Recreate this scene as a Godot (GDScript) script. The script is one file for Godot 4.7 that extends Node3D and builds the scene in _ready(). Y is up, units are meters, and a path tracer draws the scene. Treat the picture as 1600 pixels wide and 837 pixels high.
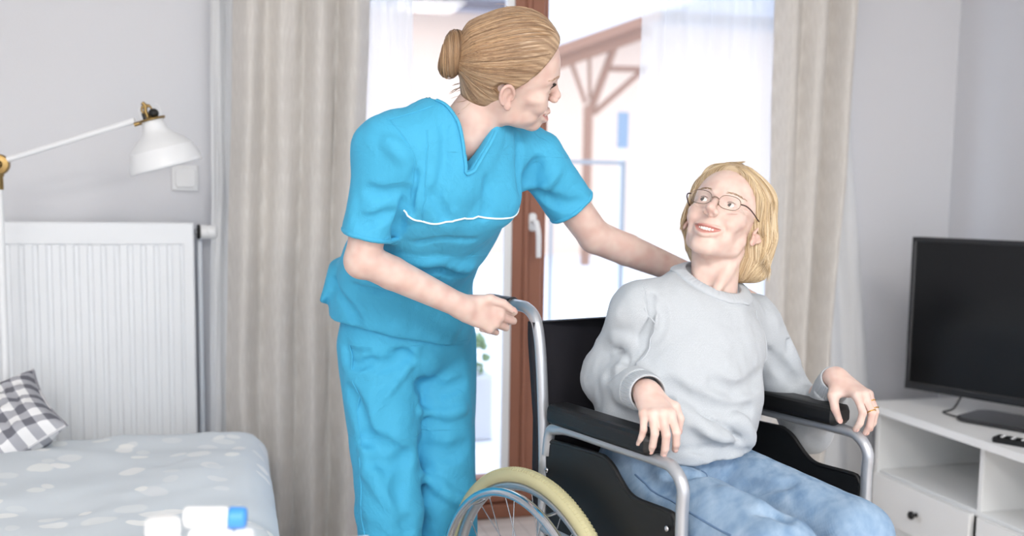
extends Node3D
# A bright bedroom with a garden door: a nurse leans over a woman in a wheelchair.
# Room axes: x along the window wall, y up, z towards the viewer. The camera stands at x=0, z=0.

const YAW := deg_to_rad(-15.5)      # how far the camera is turned to the right of the window wall's normal
const EYE := 1.17
var M := {}
var used_names := {}
var rng := RandomNumberGenerator.new()


# ---------------------------------------------------------------- mesh builder
class MB:
	var v := PackedVector3Array()
	var n := PackedVector3Array()
	var c := PackedColorArray()
	var t := PackedVector2Array()
	var ix := PackedInt32Array()
	var col := Color.WHITE
	var colored := false
	var uvs := Vector2.ONE
	var xf := Transform3D()

	func _push(p: Vector3, nn: Vector3, uv: Vector2) -> void:
		v.append(xf * p)
		n.append((xf.basis * nn).normalized())
		t.append(uv)
		c.append(col)

	# rows of points; cu: the columns close into a ring, cv: the last row meets the first
	func grid(rows: Array, cu := false, cv := false, flip := false) -> void:
		var nr := rows.size()
		var m: int = rows[0].size()
		var acc := PackedVector3Array()
		acc.resize(nr * m)
		var base := v.size()
		var rr := nr if cv else nr - 1
		var mm := m if cu else m - 1
		for r in rr:
			var r2 := (r + 1) % nr
			for k in mm:
				var k2 := (k + 1) % m
				var a: Vector3 = rows[r][k]
				var b: Vector3 = rows[r][k2]
				var d: Vector3 = rows[r2][k]
				var e: Vector3 = rows[r2][k2]
				var nn := (b - a).cross(d - a) + (d - e).cross(b - e)
				if flip:
					nn = -nn
				acc[r * m + k] += nn
				acc[r * m + k2] += nn
				acc[r2 * m + k] += nn
				acc[r2 * m + k2] += nn
				var i0 := base + r * m + k
				var i1 := base + r * m + k2
				var i2 := base + r2 * m + k
				var i3 := base + r2 * m + k2
				if flip:
					ix.append_array([i0, i1, i2, i1, i3, i2])
				else:
					ix.append_array([i0, i2, i1, i1, i2, i3])
		for r in nr:
			for k in m:
				_push(rows[r][k], acc[r * m + k], Vector2(float(k) / maxi(m - 1, 1), float(r) / maxi(nr - 1, 1)) * uvs)

	func fan(pts: PackedVector3Array, nn: Vector3) -> void:
		var base := v.size()
		for p in pts:
			_push(p, nn, Vector2(p.x, p.y) * uvs)
		for k in range(1, pts.size() - 1):
			var f := (pts[k] - pts[0]).cross(pts[k + 1] - pts[0]).dot(nn) > 0.0
			ix.append_array([base, base + (k + 1 if f else k), base + (k if f else k + 1)])

	func lathe(prof: Array, seg := 32) -> void:
		var rows := []
		for p in prof:
			var row := PackedVector3Array()
			for k in seg:
				var a := TAU * k / seg
				row.append(Vector3(p[0] * cos(a), p[1], p[0] * sin(a)))
			rows.append(row)
		grid(rows, true, false, true)

	func tube(path: Array, rad, seg := 12, closed := false, caps := true, flat := 1.0) -> void:
		var np := path.size()
		var rows := []
		var u := Vector3.ZERO
		for k in np:
			var a: Vector3 = path[(k - 1 + np) % np] if closed or k > 0 else path[0]
			var b: Vector3 = path[(k + 1) % np] if closed or k < np - 1 else path[np - 1]
			var w := (b - a).normalized()
			if k == 0:
				u = w.cross(Vector3.UP)
				if u.length() < 0.1:
					u = w.cross(Vector3.RIGHT)
			u = (u - w * w.dot(u)).normalized()
			var vv := w.cross(u)
			var r: float = rad[k] if rad is Array or rad is PackedFloat32Array else rad
			var row := PackedVector3Array()
			for s in seg:
				var an := TAU * s / seg
				row.append(path[k] + u * (cos(an) * r) + vv * (sin(an) * r * flat))
			rows.append(row)
		grid(rows, true, closed)
		if caps and not closed:
			fan(rows[0], (path[0] - path[1]).normalized())
			fan(rows[np - 1], (path[np - 1] - path[np - 2]).normalized())

	# polygon in x, y, thickness along z from 0 to depth, edges chamfered
	func slab(poly: PackedVector2Array, depth: float, bev := 0.0) -> void:
		var m := poly.size()
		if Geometry2D.is_polygon_clockwise(poly):
			poly = poly.duplicate()
			poly.reverse()
		var ins := PackedVector2Array()
		for k in m:
			var d1 := (poly[k] - poly[(k - 1 + m) % m]).normalized()
			var d2 := (poly[(k + 1) % m] - poly[k]).normalized()
			var n1 := Vector2(-d1.y, d1.x)
			var n2 := Vector2(-d2.y, d2.x)
			var bis := n1 + n2
			ins.append(poly[k] + bis * (bev / maxf(0.35, 1.0 + n1.dot(n2))))
		var lv := [[poly, 0.0], [poly, depth]]
		if bev > 0.0:
			lv = [[ins, 0.0], [poly, bev], [poly, depth - bev], [ins, depth]]
		for L in lv.size() - 1:
			for k in m:
				var k2 := (k + 1) % m
				var smooth_ok := false
				var rows := [PackedVector3Array(), PackedVector3Array()]
				for q in 2:
					var pl: PackedVector2Array = lv[L + q][0]
					rows[q].append(Vector3(pl[k].x, pl[k].y, lv[L + q][1]))
					rows[q].append(Vector3(pl[k2].x, pl[k2].y, lv[L + q][1]))
				grid(rows, smooth_ok)
		var tri := Geometry2D.triangulate_polygon(ins)
		for side in 2:
			var z := 0.0 if side == 0 else depth
			var nn := Vector3(0, 0, -1) if side == 0 else Vector3(0, 0, 1)
			for k in range(0, tri.size(), 3):
				var pts := PackedVector3Array()
				for q in 3:
					pts.append(Vector3(ins[tri[k + q]].x, ins[tri[k + q]].y, z))
				fan(pts, nn)

	# box with chamfered edges, rounded in its x-y outline by rad
	func box(ce: Vector3, s: Vector3, bev := 0.002, rad := 0.0, seg := 4) -> void:
		var keep := xf
		xf = xf * Transform3D(Basis(), ce - Vector3(0, 0, s.z * 0.5))
		var h := Vector2(s.x, s.y) * 0.5
		var poly := PackedVector2Array()
		if rad <= 0.0:
			poly = PackedVector2Array([Vector2(-h.x, -h.y), Vector2(h.x, -h.y), Vector2(h.x, h.y), Vector2(-h.x, h.y)])
		else:
			for q in 4:
				var cc := Vector2(h.x - rad, h.y - rad) * Vector2([1, -1, -1, 1][q], [1, 1, -1, -1][q])
				for k in seg + 1:
					var a := PI * 0.5 * (q + float(k) / seg)
					poly.append(cc + Vector2(cos(a), sin(a)) * rad)
		slab(poly, s.z, minf(bev, s.z * 0.45))
		xf = keep

	func ball(ce: Vector3, r: Vector3, bs := Basis(), seg := 24) -> void:
		var rows := []
		var half := seg / 2
		for k in half + 1:
			var a := PI * (float(k) / half - 0.5)
			var row := PackedVector3Array()
			for s in seg:
				var b := TAU * s / seg
				row.append(ce + bs * (Vector3(cos(a) * cos(b), sin(a), cos(a) * sin(b)) * r))
			rows.append(row)
		grid(rows, true, false, true)

	func mesh() -> ArrayMesh:
		var arr := []
		arr.resize(Mesh.ARRAY_MAX)
		arr[Mesh.ARRAY_VERTEX] = v
		arr[Mesh.ARRAY_NORMAL] = n
		arr[Mesh.ARRAY_TEX_UV] = t
		if colored:
			arr[Mesh.ARRAY_COLOR] = c
		arr[Mesh.ARRAY_INDEX] = ix
		var am := ArrayMesh.new()
		am.add_surface_from_arrays(Mesh.PRIMITIVE_TRIANGLES, arr)
		return am


# ---------------------------------------------------------------- distance field on a grid, meshed as surface nets
class Field:
	var o: Vector3
	var h: float
	var nx: int
	var ny: int
	var nz: int
	var d := PackedFloat32Array()

	func _init(lo: Vector3, hi: Vector3, cell: float) -> void:
		o = lo
		h = cell
		nx = int(ceil((hi.x - lo.x) / h)) + 1
		ny = int(ceil((hi.y - lo.y) / h)) + 1
		nz = int(ceil((hi.z - lo.z) / h)) + 1
		d.resize(nx * ny * nz)
		d.fill(1.0)

	func span(lo: Vector3, hi: Vector3) -> PackedInt32Array:
		var a := (lo - o) / h
		var b := (hi - o) / h
		return PackedInt32Array([maxi(0, int(floor(a.x))), mini(nx - 1, int(ceil(b.x))), maxi(0, int(floor(a.y))), mini(ny - 1, int(ceil(b.y))), maxi(0, int(floor(a.z))), mini(nz - 1, int(ceil(b.z)))])

	# tapered capsule; cut > 0 takes it away instead
	func cone(a: Vector3, b: Vector3, ra: float, rb: float, k: float, cut := false) -> void:
		var m := k + 3.0 * h
		var va := Vector3.ONE * (ra + m)
		var vb := Vector3.ONE * (rb + m)
		var s := span((a - va).min(b - vb), (a + va).max(b + vb))
		var ba := b - a
		var inv := 1.0 / maxf(ba.length_squared(), 1e-12)
		var dr := rb - ra
		var k4 := 0.25 / k
		for iz in range(s[4], s[5] + 1):
			for iy in range(s[2], s[3] + 1):
				var i := (iz * ny + iy) * nx + s[0]
				var p := o + Vector3(s[0], iy, iz) * h - a
				for ixx in range(s[0], s[1] + 1):
					var t := clampf(p.dot(ba) * inv, 0.0, 1.0)
					var dd := (p - ba * t).length() - ra - dr * t
					var cur := d[i]
					if cut:
						dd = -dd
						var e := k - absf(cur - dd)
						d[i] = (maxf(cur, dd) + e * e * k4) if e > 0.0 else maxf(cur, dd)
					else:
						var e := k - absf(cur - dd)
						d[i] = (minf(cur, dd) - e * e * k4) if e > 0.0 else minf(cur, dd)
					i += 1
					p.x += h

	# limb with an elliptic section: ra, rb = (half width along side, half depth)
	func econe(a: Vector3, b: Vector3, ra: Vector2, rb: Vector2, side: Vector3, k: float) -> void:
		var m := k + 3.0 * h
		var mx := maxf(maxf(ra.x, ra.y), maxf(rb.x, rb.y)) + m
		var vm := Vector3.ONE * mx
		var s := span(a.min(b) - vm, a.max(b) + vm)
		var ba := b - a
		var ln := ba.length()
		var w := ba / ln
		var u := (side - w * w.dot(side)).normalized()
		var vv := w.cross(u)
		var k4 := 0.25 / k
		for iz in range(s[4], s[5] + 1):
			for iy in range(s[2], s[3] + 1):
				var i := (iz * ny + iy) * nx + s[0]
				var p := o + Vector3(s[0], iy, iz) * h - a
				for ixx in range(s[0], s[1] + 1):
					var q := p.dot(w)
					var t := clampf(q / ln, 0.0, 1.0)
					var r := ra.lerp(rb, t)
					var az := minf(r.x, r.y)
					var g := Vector3(p.dot(u) / r.x, p.dot(vv) / r.y, (q - t * ln) / az)
					var k0 := g.length()
					var k1 := Vector3(g.x / r.x, g.y / r.y, g.z / az).length()
					var dd := k0 * (k0 - 1.0) / maxf(k1, 1e-6)
					var cur := d[i]
					var e := k - absf(cur - dd)
					d[i] = (minf(cur, dd) - e * e * k4) if e > 0.0 else minf(cur, dd)
					i += 1
					p.x += h

	func ell(ce: Vector3, r: Vector3, k: float, bs := Basis(), cut := false) -> void:
		var mx := Vector3.ONE * (k + 3.0 * h)
		var ext := Vector3(absf(bs.x.x) * r.x + absf(bs.y.x) * r.y + absf(bs.z.x) * r.z, absf(bs.x.y) * r.x + absf(bs.y.y) * r.y + absf(bs.z.y) * r.z, absf(bs.x.z) * r.x + absf(bs.y.z) * r.y + absf(bs.z.z) * r.z) + mx
		var s := span(ce - ext, ce + ext)
		var k4 := 0.25 / k
		var bt := bs.transposed()
		var r1 := Vector3.ONE / r
		for iz in range(s[4], s[5] + 1):
			for iy in range(s[2], s[3] + 1):
				var i := (iz * ny + iy) * nx + s[0]
				var p := o + Vector3(s[0], iy, iz) * h - ce
				for ixx in range(s[0], s[1] + 1):
					var q := (bt * p) * r1
					var k0 := q.length()
					var dd := k0 * (k0 - 1.0) / maxf((q * r1).length(), 1e-6)
					var cur := d[i]
					if cut:
						dd = -dd
						var e := k - absf(cur - dd)
						d[i] = (maxf(cur, dd) + e * e * k4) if e > 0.0 else maxf(cur, dd)
					else:
						var e := k - absf(cur - dd)
						d[i] = (minf(cur, dd) - e * e * k4) if e > 0.0 else minf(cur, dd)
					i += 1
					p.x += h

	# keeps what lies behind all the planes of a convex region removed: cut away where every n.p < c
	func carve(planes: Array, k: float, lo: Vector3, hi: Vector3) -> void:
		var s := span(lo, hi)
		var k4 := 0.25 / k
		for iz in range(s[4], s[5] + 1):
			for iy in range(s[2], s[3] + 1):
				var i := (iz * ny + iy) * nx + s[0]
				var p := o + Vector3(s[0], iy, iz) * h
				for ixx in range(s[0], s[1] + 1):
					var dd := -1e3
					for pl: Plane in planes:
						dd = maxf(dd, pl.normal.dot(p) - pl.d)
					dd = -dd
					var cur := d[i]
					var e := k - absf(cur - dd)
					d[i] = (maxf(cur, dd) + e * e * k4) if e > 0.0 else maxf(cur, dd)
					i += 1
					p.x += h

	func line(pts: Array, r: float, k: float, cut := false) -> void:
		for j in pts.size() - 1:
			cone(pts[j], pts[j + 1], r, r, k, cut)

	# pushes the surface in and out by noise stretched with bs
	func rough(noise: FastNoiseLite, amp: float, bs: Basis) -> void:
		var lim := amp * 1.5 + 3.0 * h
		for iz in nz:
			for iy in ny:
				var i := (iz * ny + iy) * nx
				for ixx in nx:
					if absf(d[i]) < lim:
						d[i] += amp * noise.get_noise_3dv(bs * (o + Vector3(ixx, iy, iz) * h))
					i += 1

	func at(p: Vector3) -> float:
		var q := (p - o) / h
		var x := clampi(int(q.x), 0, nx - 2)
		var y := clampi(int(q.y), 0, ny - 2)
		var z := clampi(int(q.z), 0, nz - 2)
		var fx := q.x - x
		var fy := q.y - y
		var fz := q.z - z
		var i := (z * ny + y) * nx + x
		var sy := nx
		var sz := nx * ny
		var a := lerpf(lerpf(d[i], d[i + 1], fx), lerpf(d[i + sy], d[i + sy + 1], fx), fy)
		var b := lerpf(lerpf(d[i + sz], d[i + sz + 1], fx), lerpf(d[i + sz + sy], d[i + sz + sy + 1], fx), fy)
		return lerpf(a, b, fz)

	func grad(p: Vector3) -> Vector3:
		var e := h * 0.75
		return Vector3(at(p + Vector3(e, 0, 0)) - at(p - Vector3(e, 0, 0)), at(p + Vector3(0, e, 0)) - at(p - Vector3(0, e, 0)), at(p + Vector3(0, 0, e)) - at(p - Vector3(0, 0, e))) / (2.0 * e)

	# moves a point onto the surface (or off it by lift)
	func snap(p: Vector3, lift := 0.0, tries := 6) -> Vector3:
		for j in tries:
			var g := grad(p)
			p -= g * ((at(p) - lift) / maxf(g.length_squared(), 0.05))
		return p

	# marches along a direction until the surface is met
	func hit(p: Vector3, dir: Vector3, lift := 0.0, most := 0.5) -> Vector3:
		var t := 0.0
		while t < most:
			var e := at(p + dir * t) - lift
			if e < 0.0005:
				break
			t += clampf(e * 0.7, 0.0007, 0.02)
		return p + dir * t

	func mesh_into(mb: MB, xf := Transform3D(), paint = null) -> void:
		var id := PackedInt32Array()
		id.resize(nx * ny * nz)
		id.fill(-1)
		var sy := nx
		var sz := nx * ny
		var off := PackedInt32Array([0, 1, sy, sy + 1, sz, sz + 1, sz + sy, sz + sy + 1])
		var cells := PackedInt32Array()
		var lim := 4.0 * h
		var base := mb.v.size()
		var val := PackedFloat32Array()
		val.resize(8)
		for iz in nz - 1:
			for iy in ny - 1:
				var i := (iz * ny + iy) * nx
				for ixx in nx - 1:
					var d0 := d[i]
					if absf(d0) < lim:
						var neg := 0
						for q in 8:
							if d[i + off[q]] < 0.0:
								neg += 1
						if neg > 0 and neg < 8:
							for q in 8:
								val[q] = d[i + off[q]]
							var sum := Vector3.ZERO
							var cnt := 0
							for q in 8:
								for ax in 3:
									var bit := 1 << ax
									if q & bit:
										continue
									var q2 := q | bit
									if (val[q] < 0.0) != (val[q2] < 0.0):
										var t := val[q] / (val[q] - val[q2])
										var pp := Vector3(q & 1, (q >> 1) & 1, (q >> 2) & 1)
										pp[ax] = t
										sum += pp
										cnt += 1
							var p := o + (Vector3(ixx, iy, iz) + sum / cnt) * h
							var g := grad(p)
							var gl := g.length_squared()
							if gl > 0.05:
								p -= (g * (at(p) / gl)).limit_length(h * 0.6)
							g = grad(p).normalized()
							id[i] = mb.v.size()
							if paint != null:
								mb.c.append(paint.call(p, g))
							else:
								mb.c.append(mb.col)
							mb.v.append(xf * p)
							mb.n.append(xf.basis * g)
							mb.t.append(Vector2(p.x, p.y))
							cells.append(i)
					i += 1
		for i in cells:
			var s0 := d[i] < 0.0
			for ax in 3:
				var st: int = [1, sy, sz][ax]
				if i + st >= d.size() or (d[i + st] < 0.0) == s0:
					continue
				var b: int = [sy, sz, 1][ax]
				var e: int = [sz, 1, sy][ax]
				if i - b - e < 0:
					continue
				var q0 := id[i]
				var q1 := id[i - b]
				var q2 := id[i - b - e]
				var q3 := id[i - e]
				if q1 < 0 or q2 < 0 or q3 < 0:
					continue
				if s0:
					mb.ix.append_array([q0, q2, q1, q0, q3, q2])
				else:
					mb.ix.append_array([q0, q1, q2, q0, q2, q3])


# ---------------------------------------------------------------- nodes
func numbered(called: String) -> String:
	var k: int = used_names.get(called, 0)
	used_names[called] = k + 1
	return called if k == 0 else "%s_%03d" % [called, k]


func tag(o: Node3D, label: String, category: String, group := "") -> Node3D:
	o.set_meta("label", label)
	o.set_meta("category", category)
	if group:
		o.set_meta("group", group)
	return o


func thing(called: String, label: String, category: String, at := Vector3.ZERO, turn := 0.0, group := "") -> Node3D:
	var o := Node3D.new()
	o.name = numbered(called)
	add_child(o)
	o.position = at
	o.rotation.y = turn
	return tag(o, label, category, group)


func obj(called: String, mb, mat: Material, parent: Node = self) -> MeshInstance3D:
	var o := MeshInstance3D.new()
	var k := 0
	var full := called
	if parent == self:
		full = numbered(called)
	else:
		while parent.has_node(full):
			k += 1
			full = "%s_%03d" % [called, k]
	o.name = full
	o.mesh = mb.mesh() if mb is MB else mb
	o.material_override = mat
	parent.add_child(o)
	return o


func structure(called: String, mb: MB, mat: Material, parent: Node = self) -> MeshInstance3D:
	var o := obj(called, mb, mat, parent)
	if parent == self:
		o.set_meta("kind", "structure")
	return o


func boxes(list: Array, bev := 0.002) -> MB:       # each entry: [centre, size]
	var mb := MB.new()
	for b in list:
		mb.box(b[0], b[1], bev)
	return mb


func lo_hi(a: Vector3, b: Vector3, bev := 0.002) -> MB:
	var mb := MB.new()
	mb.box((a + b) * 0.5, (b - a).abs(), bev)
	return mb


func mat(called: String, color: Color, rough := 0.7, metal := 0.0) -> StandardMaterial3D:
	var m := StandardMaterial3D.new()
	m.resource_name = called
	m.albedo_color = color
	m.roughness = rough
	m.metallic = metal
	M[called] = m
	return m


func rgb(r: int, g: int, b: int) -> Color:
	return Color(r / 255.0, g / 255.0, b / 255.0)


func lin(r: int, g: int, b: int) -> Color:
	return rgb(r, g, b).srgb_to_linear()


func noise(freq: float, sd: int, oct := 3, kind := FastNoiseLite.TYPE_SIMPLEX_SMOOTH) -> FastNoiseLite:
	var f := FastNoiseLite.new()
	f.noise_type = kind
	f.frequency = freq
	f.seed = sd
	f.fractal_octaves = oct
	return f


# relief of a woven or rough surface, laid on without texture coordinates
func relief(m: StandardMaterial3D, im: Image, per_metre: float, depth_cm: float) -> void:
	m.heightmap_enabled = true
	m.heightmap_texture = ImageTexture.create_from_image(im)
	m.heightmap_scale = depth_cm
	m.uv1_triplanar = true
	m.uv1_scale = Vector3.ONE * per_metre


func weave(sd: int, n := 256, threads := 32) -> Image:
	var im := Image.create(n, n, false, Image.FORMAT_RGB8)
	var f := noise(0.09, sd, 2)
	for y in n:
		for x in n:
			var a := absf(sin(PI * threads * x / n))
			var b := absf(sin(PI * threads * y / n))
			var over := (int(threads * x / n) + int(threads * y / n)) % 2 == 0
			var q := (a * 0.75 + b * 0.25 if over else b * 0.75 + a * 0.25) * 0.8 + 0.2 * f.get_noise_2d(x, y)
			im.set_pixel(x, y, Color(q, q, q))
	return im


func mottle(sd: int, lo: Color, hi: Color, freq := 0.03, n := 256, stretch := Vector2.ONE) -> ImageTexture:
	var im := Image.create(n, n, false, Image.FORMAT_RGB8)
	var f := noise(freq, sd, 4)
	for y in n:
		for x in n:
			# blended over the edges so that the picture repeats without a seam
			var fx := float(x) / n
			var fy := float(y) / n
			var q := 0.0
			for e in [[0, 0, (1 - fx) * (1 - fy)], [n, 0, fx * (1 - fy)], [0, n, (1 - fx) * fy], [n, n, fx * fy]]:
				q += f.get_noise_2d((x - e[0]) * stretch.x, (y - e[1]) * stretch.y) * e[2]
			im.set_pixel(x, y, lo.lerp(hi, clampf(q * 1.1 + 0.5, 0, 1)))
	return ImageTexture.create_from_image(im)


func bez(a: Vector3, b: Vector3, c: Vector3, n := 8) -> Array:
	var out := []
	for k in n + 1:
		var t := float(k) / n
		out.append(a.lerp(b, t).lerp(b.lerp(c, t), t))
	return out


func spline(pts: Array, per := 6, closed := false) -> Array:
	var out := []
	var m := pts.size()
	for k in (m if closed else m - 1):
		var p0: Vector3 = pts[(k - 1 + m) % m] if closed or k > 0 else pts[0]
		var p1: Vector3 = pts[k]
		var p2: Vector3 = pts[(k + 1) % m]
		var p3: Vector3 = pts[(k + 2) % m] if closed or k + 2 < m else pts[m - 1]
		for j in per:
			out.append(p1.cubic_interpolate(p2, p0, p3, float(j) / per))
	if not closed:
		out.append(pts[m - 1])
	return out


func _ready() -> void:
	rng.seed = 7
	camera_and_light()
	materials()
	room()
	garden_door()
	outside()
	curtains()
	radiator()
	bed()
	wheelchair()
	nurse()
	patient()
	television_corner()
	small_things()


func camera_and_light() -> void:
	var cam := Camera3D.new()
	cam.name = "Camera"
	add_child(cam)
	cam.position = Vector3(0, EYE, 0)
	cam.rotation = Vector3(-atan(164.0 / 1600.0), YAW, deg_to_rad(0.84))
	var at := CameraAttributesPhysical.new()
	at.frustum_focal_length = 36.0
	at.frustum_near = 0.05
	at.frustum_far = 200.0
	at.frustum_focus_distance = 2.05
	at.exposure_aperture = 2.4
	cam.attributes = at
	cam.near = 0.05
	cam.far = 200.0
	cam.set_frustum(0.05 * 837.0 / 1600.0, Vector2(0, 0.05 * 50.5 / 1600.0), 0.05, 200.0)
	cam.current = true

	var env := Environment.new()
	env.background_mode = Environment.BG_SKY
	var sky := ProceduralSkyMaterial.new()
	sky.sky_top_color = rgb(196, 214, 240)
	sky.sky_horizon_color = rgb(250, 251, 253)
	sky.sky_curve = 0.2
	sky.ground_horizon_color = rgb(235, 236, 238)
	sky.ground_bottom_color = rgb(225, 226, 230)
	sky.energy_multiplier = 1.0
	env.sky = Sky.new()
	env.sky.sky_material = sky
	env.background_energy_multiplier = SKY_ENERGY
	env.tonemap_mode = Environment.TONE_MAPPER_LINEAR
	env.tonemap_exposure = 0.97
	env.sdfgi_enabled = true
	env.ssao_enabled = true
	env.ssil_enabled = true
	var we := WorldEnvironment.new()
	we.name = "Environment"
	we.environment = env
	add_child(we)

	# two flat ceiling lamps, over the viewer and to the right behind
	for q in [[Vector3(1.25, 2.72, 1.25), Vector2(1.2, 0.6), LAMP_ENERGY], [Vector3(-0.85, 2.72, 1.45), Vector2(1.2, 0.6), LAMP_ENERGY]]:
		var t := thing("ceiling_lamp", "flat white ceiling lamp panel %s" % ("to the right behind the viewer" if q[0].x > 0.0 else "to the left behind the viewer"), "ceiling lamp", q[0])
		var st := mat("lamp_housing", Color(0.9, 0.9, 0.9), 0.5)
		obj("housing", boxes([[Vector3(0, 0.012, 0), Vector3(1.26, 0.036, 0.66)]], 0.006), st, t)
		var gl := mat("lamp_diffuser", Color(0.95, 0.95, 0.95), 0.6)
		gl.emission_enabled = true
		gl.emission = Color(1.0, 0.98, 0.95)
		gl.emission_energy_multiplier = 2.0
		obj("diffuser", boxes([[Vector3(0, -0.01, 0), Vector3(1.2, 0.012, 0.6)]], 0.003), gl, t)
		var l := AreaLight3D.new()
		l.name = "light"
		l.area_size = q[1]
		l.light_color = Color(1.0, 0.985, 0.965)
		l.light_energy = q[2]
		l.shadow_enabled = true
		l.position = Vector3(0, -0.025, 0)
		l.rotation.x = -PI / 2
		l.area_range = 12.0
		t.add_child(l)


const SKY_ENERGY := 3.2
const LAMP_ENERGY := 9.0


func materials() -> void:
	var w := mat("wall_paint", rgb(222, 223, 227), 0.85)
	var im := Image.create(256, 256, false, Image.FORMAT_RGB8)
	var f := noise(0.12, 3, 3)
	for y in 256:
		for x in 256:
			var q := 0.5 + 0.5 * f.get_noise_2d(x, y)
			im.set_pixel(x, y, Color(q, q, q))
	relief(w, im, 6.0, 0.03)
	mat("ceiling_paint", rgb(236, 236, 234), 0.9)
	mat("white_paint", rgb(242, 244, 246), 0.45)
	mat("radiator_enamel", rgb(240, 243, 246), 0.35)
	mat("white_lacquer", rgb(246, 247, 246), 0.35)
	mat("white_plastic", rgb(238, 239, 240), 0.3)
	mat("black_plastic", rgb(14, 15, 17), 0.45)
	var bv := mat("black_vinyl", rgb(15, 16, 18), 0.45)
	relief(bv, im, 14.0, 0.015)
	mat("black_nylon", rgb(24, 23, 31), 0.8)
	mat("guard_black", rgb(14, 16, 19), 0.5)
	mat("brass", rgb(158, 132, 86), 0.35, 1.0)
	mat("aluminium", rgb(196, 199, 203), 0.3, 0.85)
	mat("silver_paint", rgb(186, 190, 196), 0.33, 0.6)
	mat("chrome", rgb(214, 218, 224), 0.12, 1.0)
	mat("steel", rgb(190, 192, 196), 0.22, 1.0)
	mat("screw", rgb(200, 200, 205), 0.25, 1.0)
	mat("tyre_rubber", rgb(196, 190, 150), 0.7)
	mat("gold", rgb(214, 172, 96), 0.2, 1.0)
	mat("brown_frame", rgb(150, 98, 76), 0.5)
	M.brown_frame.albedo_texture = null
	var wood := mat("timber", rgb(150, 112, 94), 0.7)
	wood.metallic_specular = 0.3
	mat("snow", rgb(236, 238, 242), 0.9)
	mat("render_cream", rgb(228, 203, 184), 0.9)
	mat("roof_grey", rgb(150, 156, 176), 0.7)
	mat("roof_pale", rgb(214, 218, 224), 0.7)
	mat("soffit", rgb(92, 88, 98), 0.8)
	mat("hedge_green", rgb(120, 150, 105), 0.9)
	mat("panel_blue", rgb(120, 140, 160), 0.6)
	var g := mat("pane_glass", Color(1, 1, 1, 0.04), 0.02)
	g.transparency = BaseMaterial3D.TRANSPARENCY_ALPHA
	g.metallic_specular = 0.25
	mat("gate_grey", rgb(140, 145, 150), 0.5)
	var fl := mat("floor_wood", rgb(150, 128, 112), 0.16)
	fl.albedo_texture = mottle(21, rgb(188, 174, 162), rgb(216, 204, 192), 0.02, 256, Vector2(0.12, 1.0))
	fl.albedo_color = Color.WHITE
	fl.uv1_triplanar = true
	fl.uv1_scale = Vector3.ONE * 1.2


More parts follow.
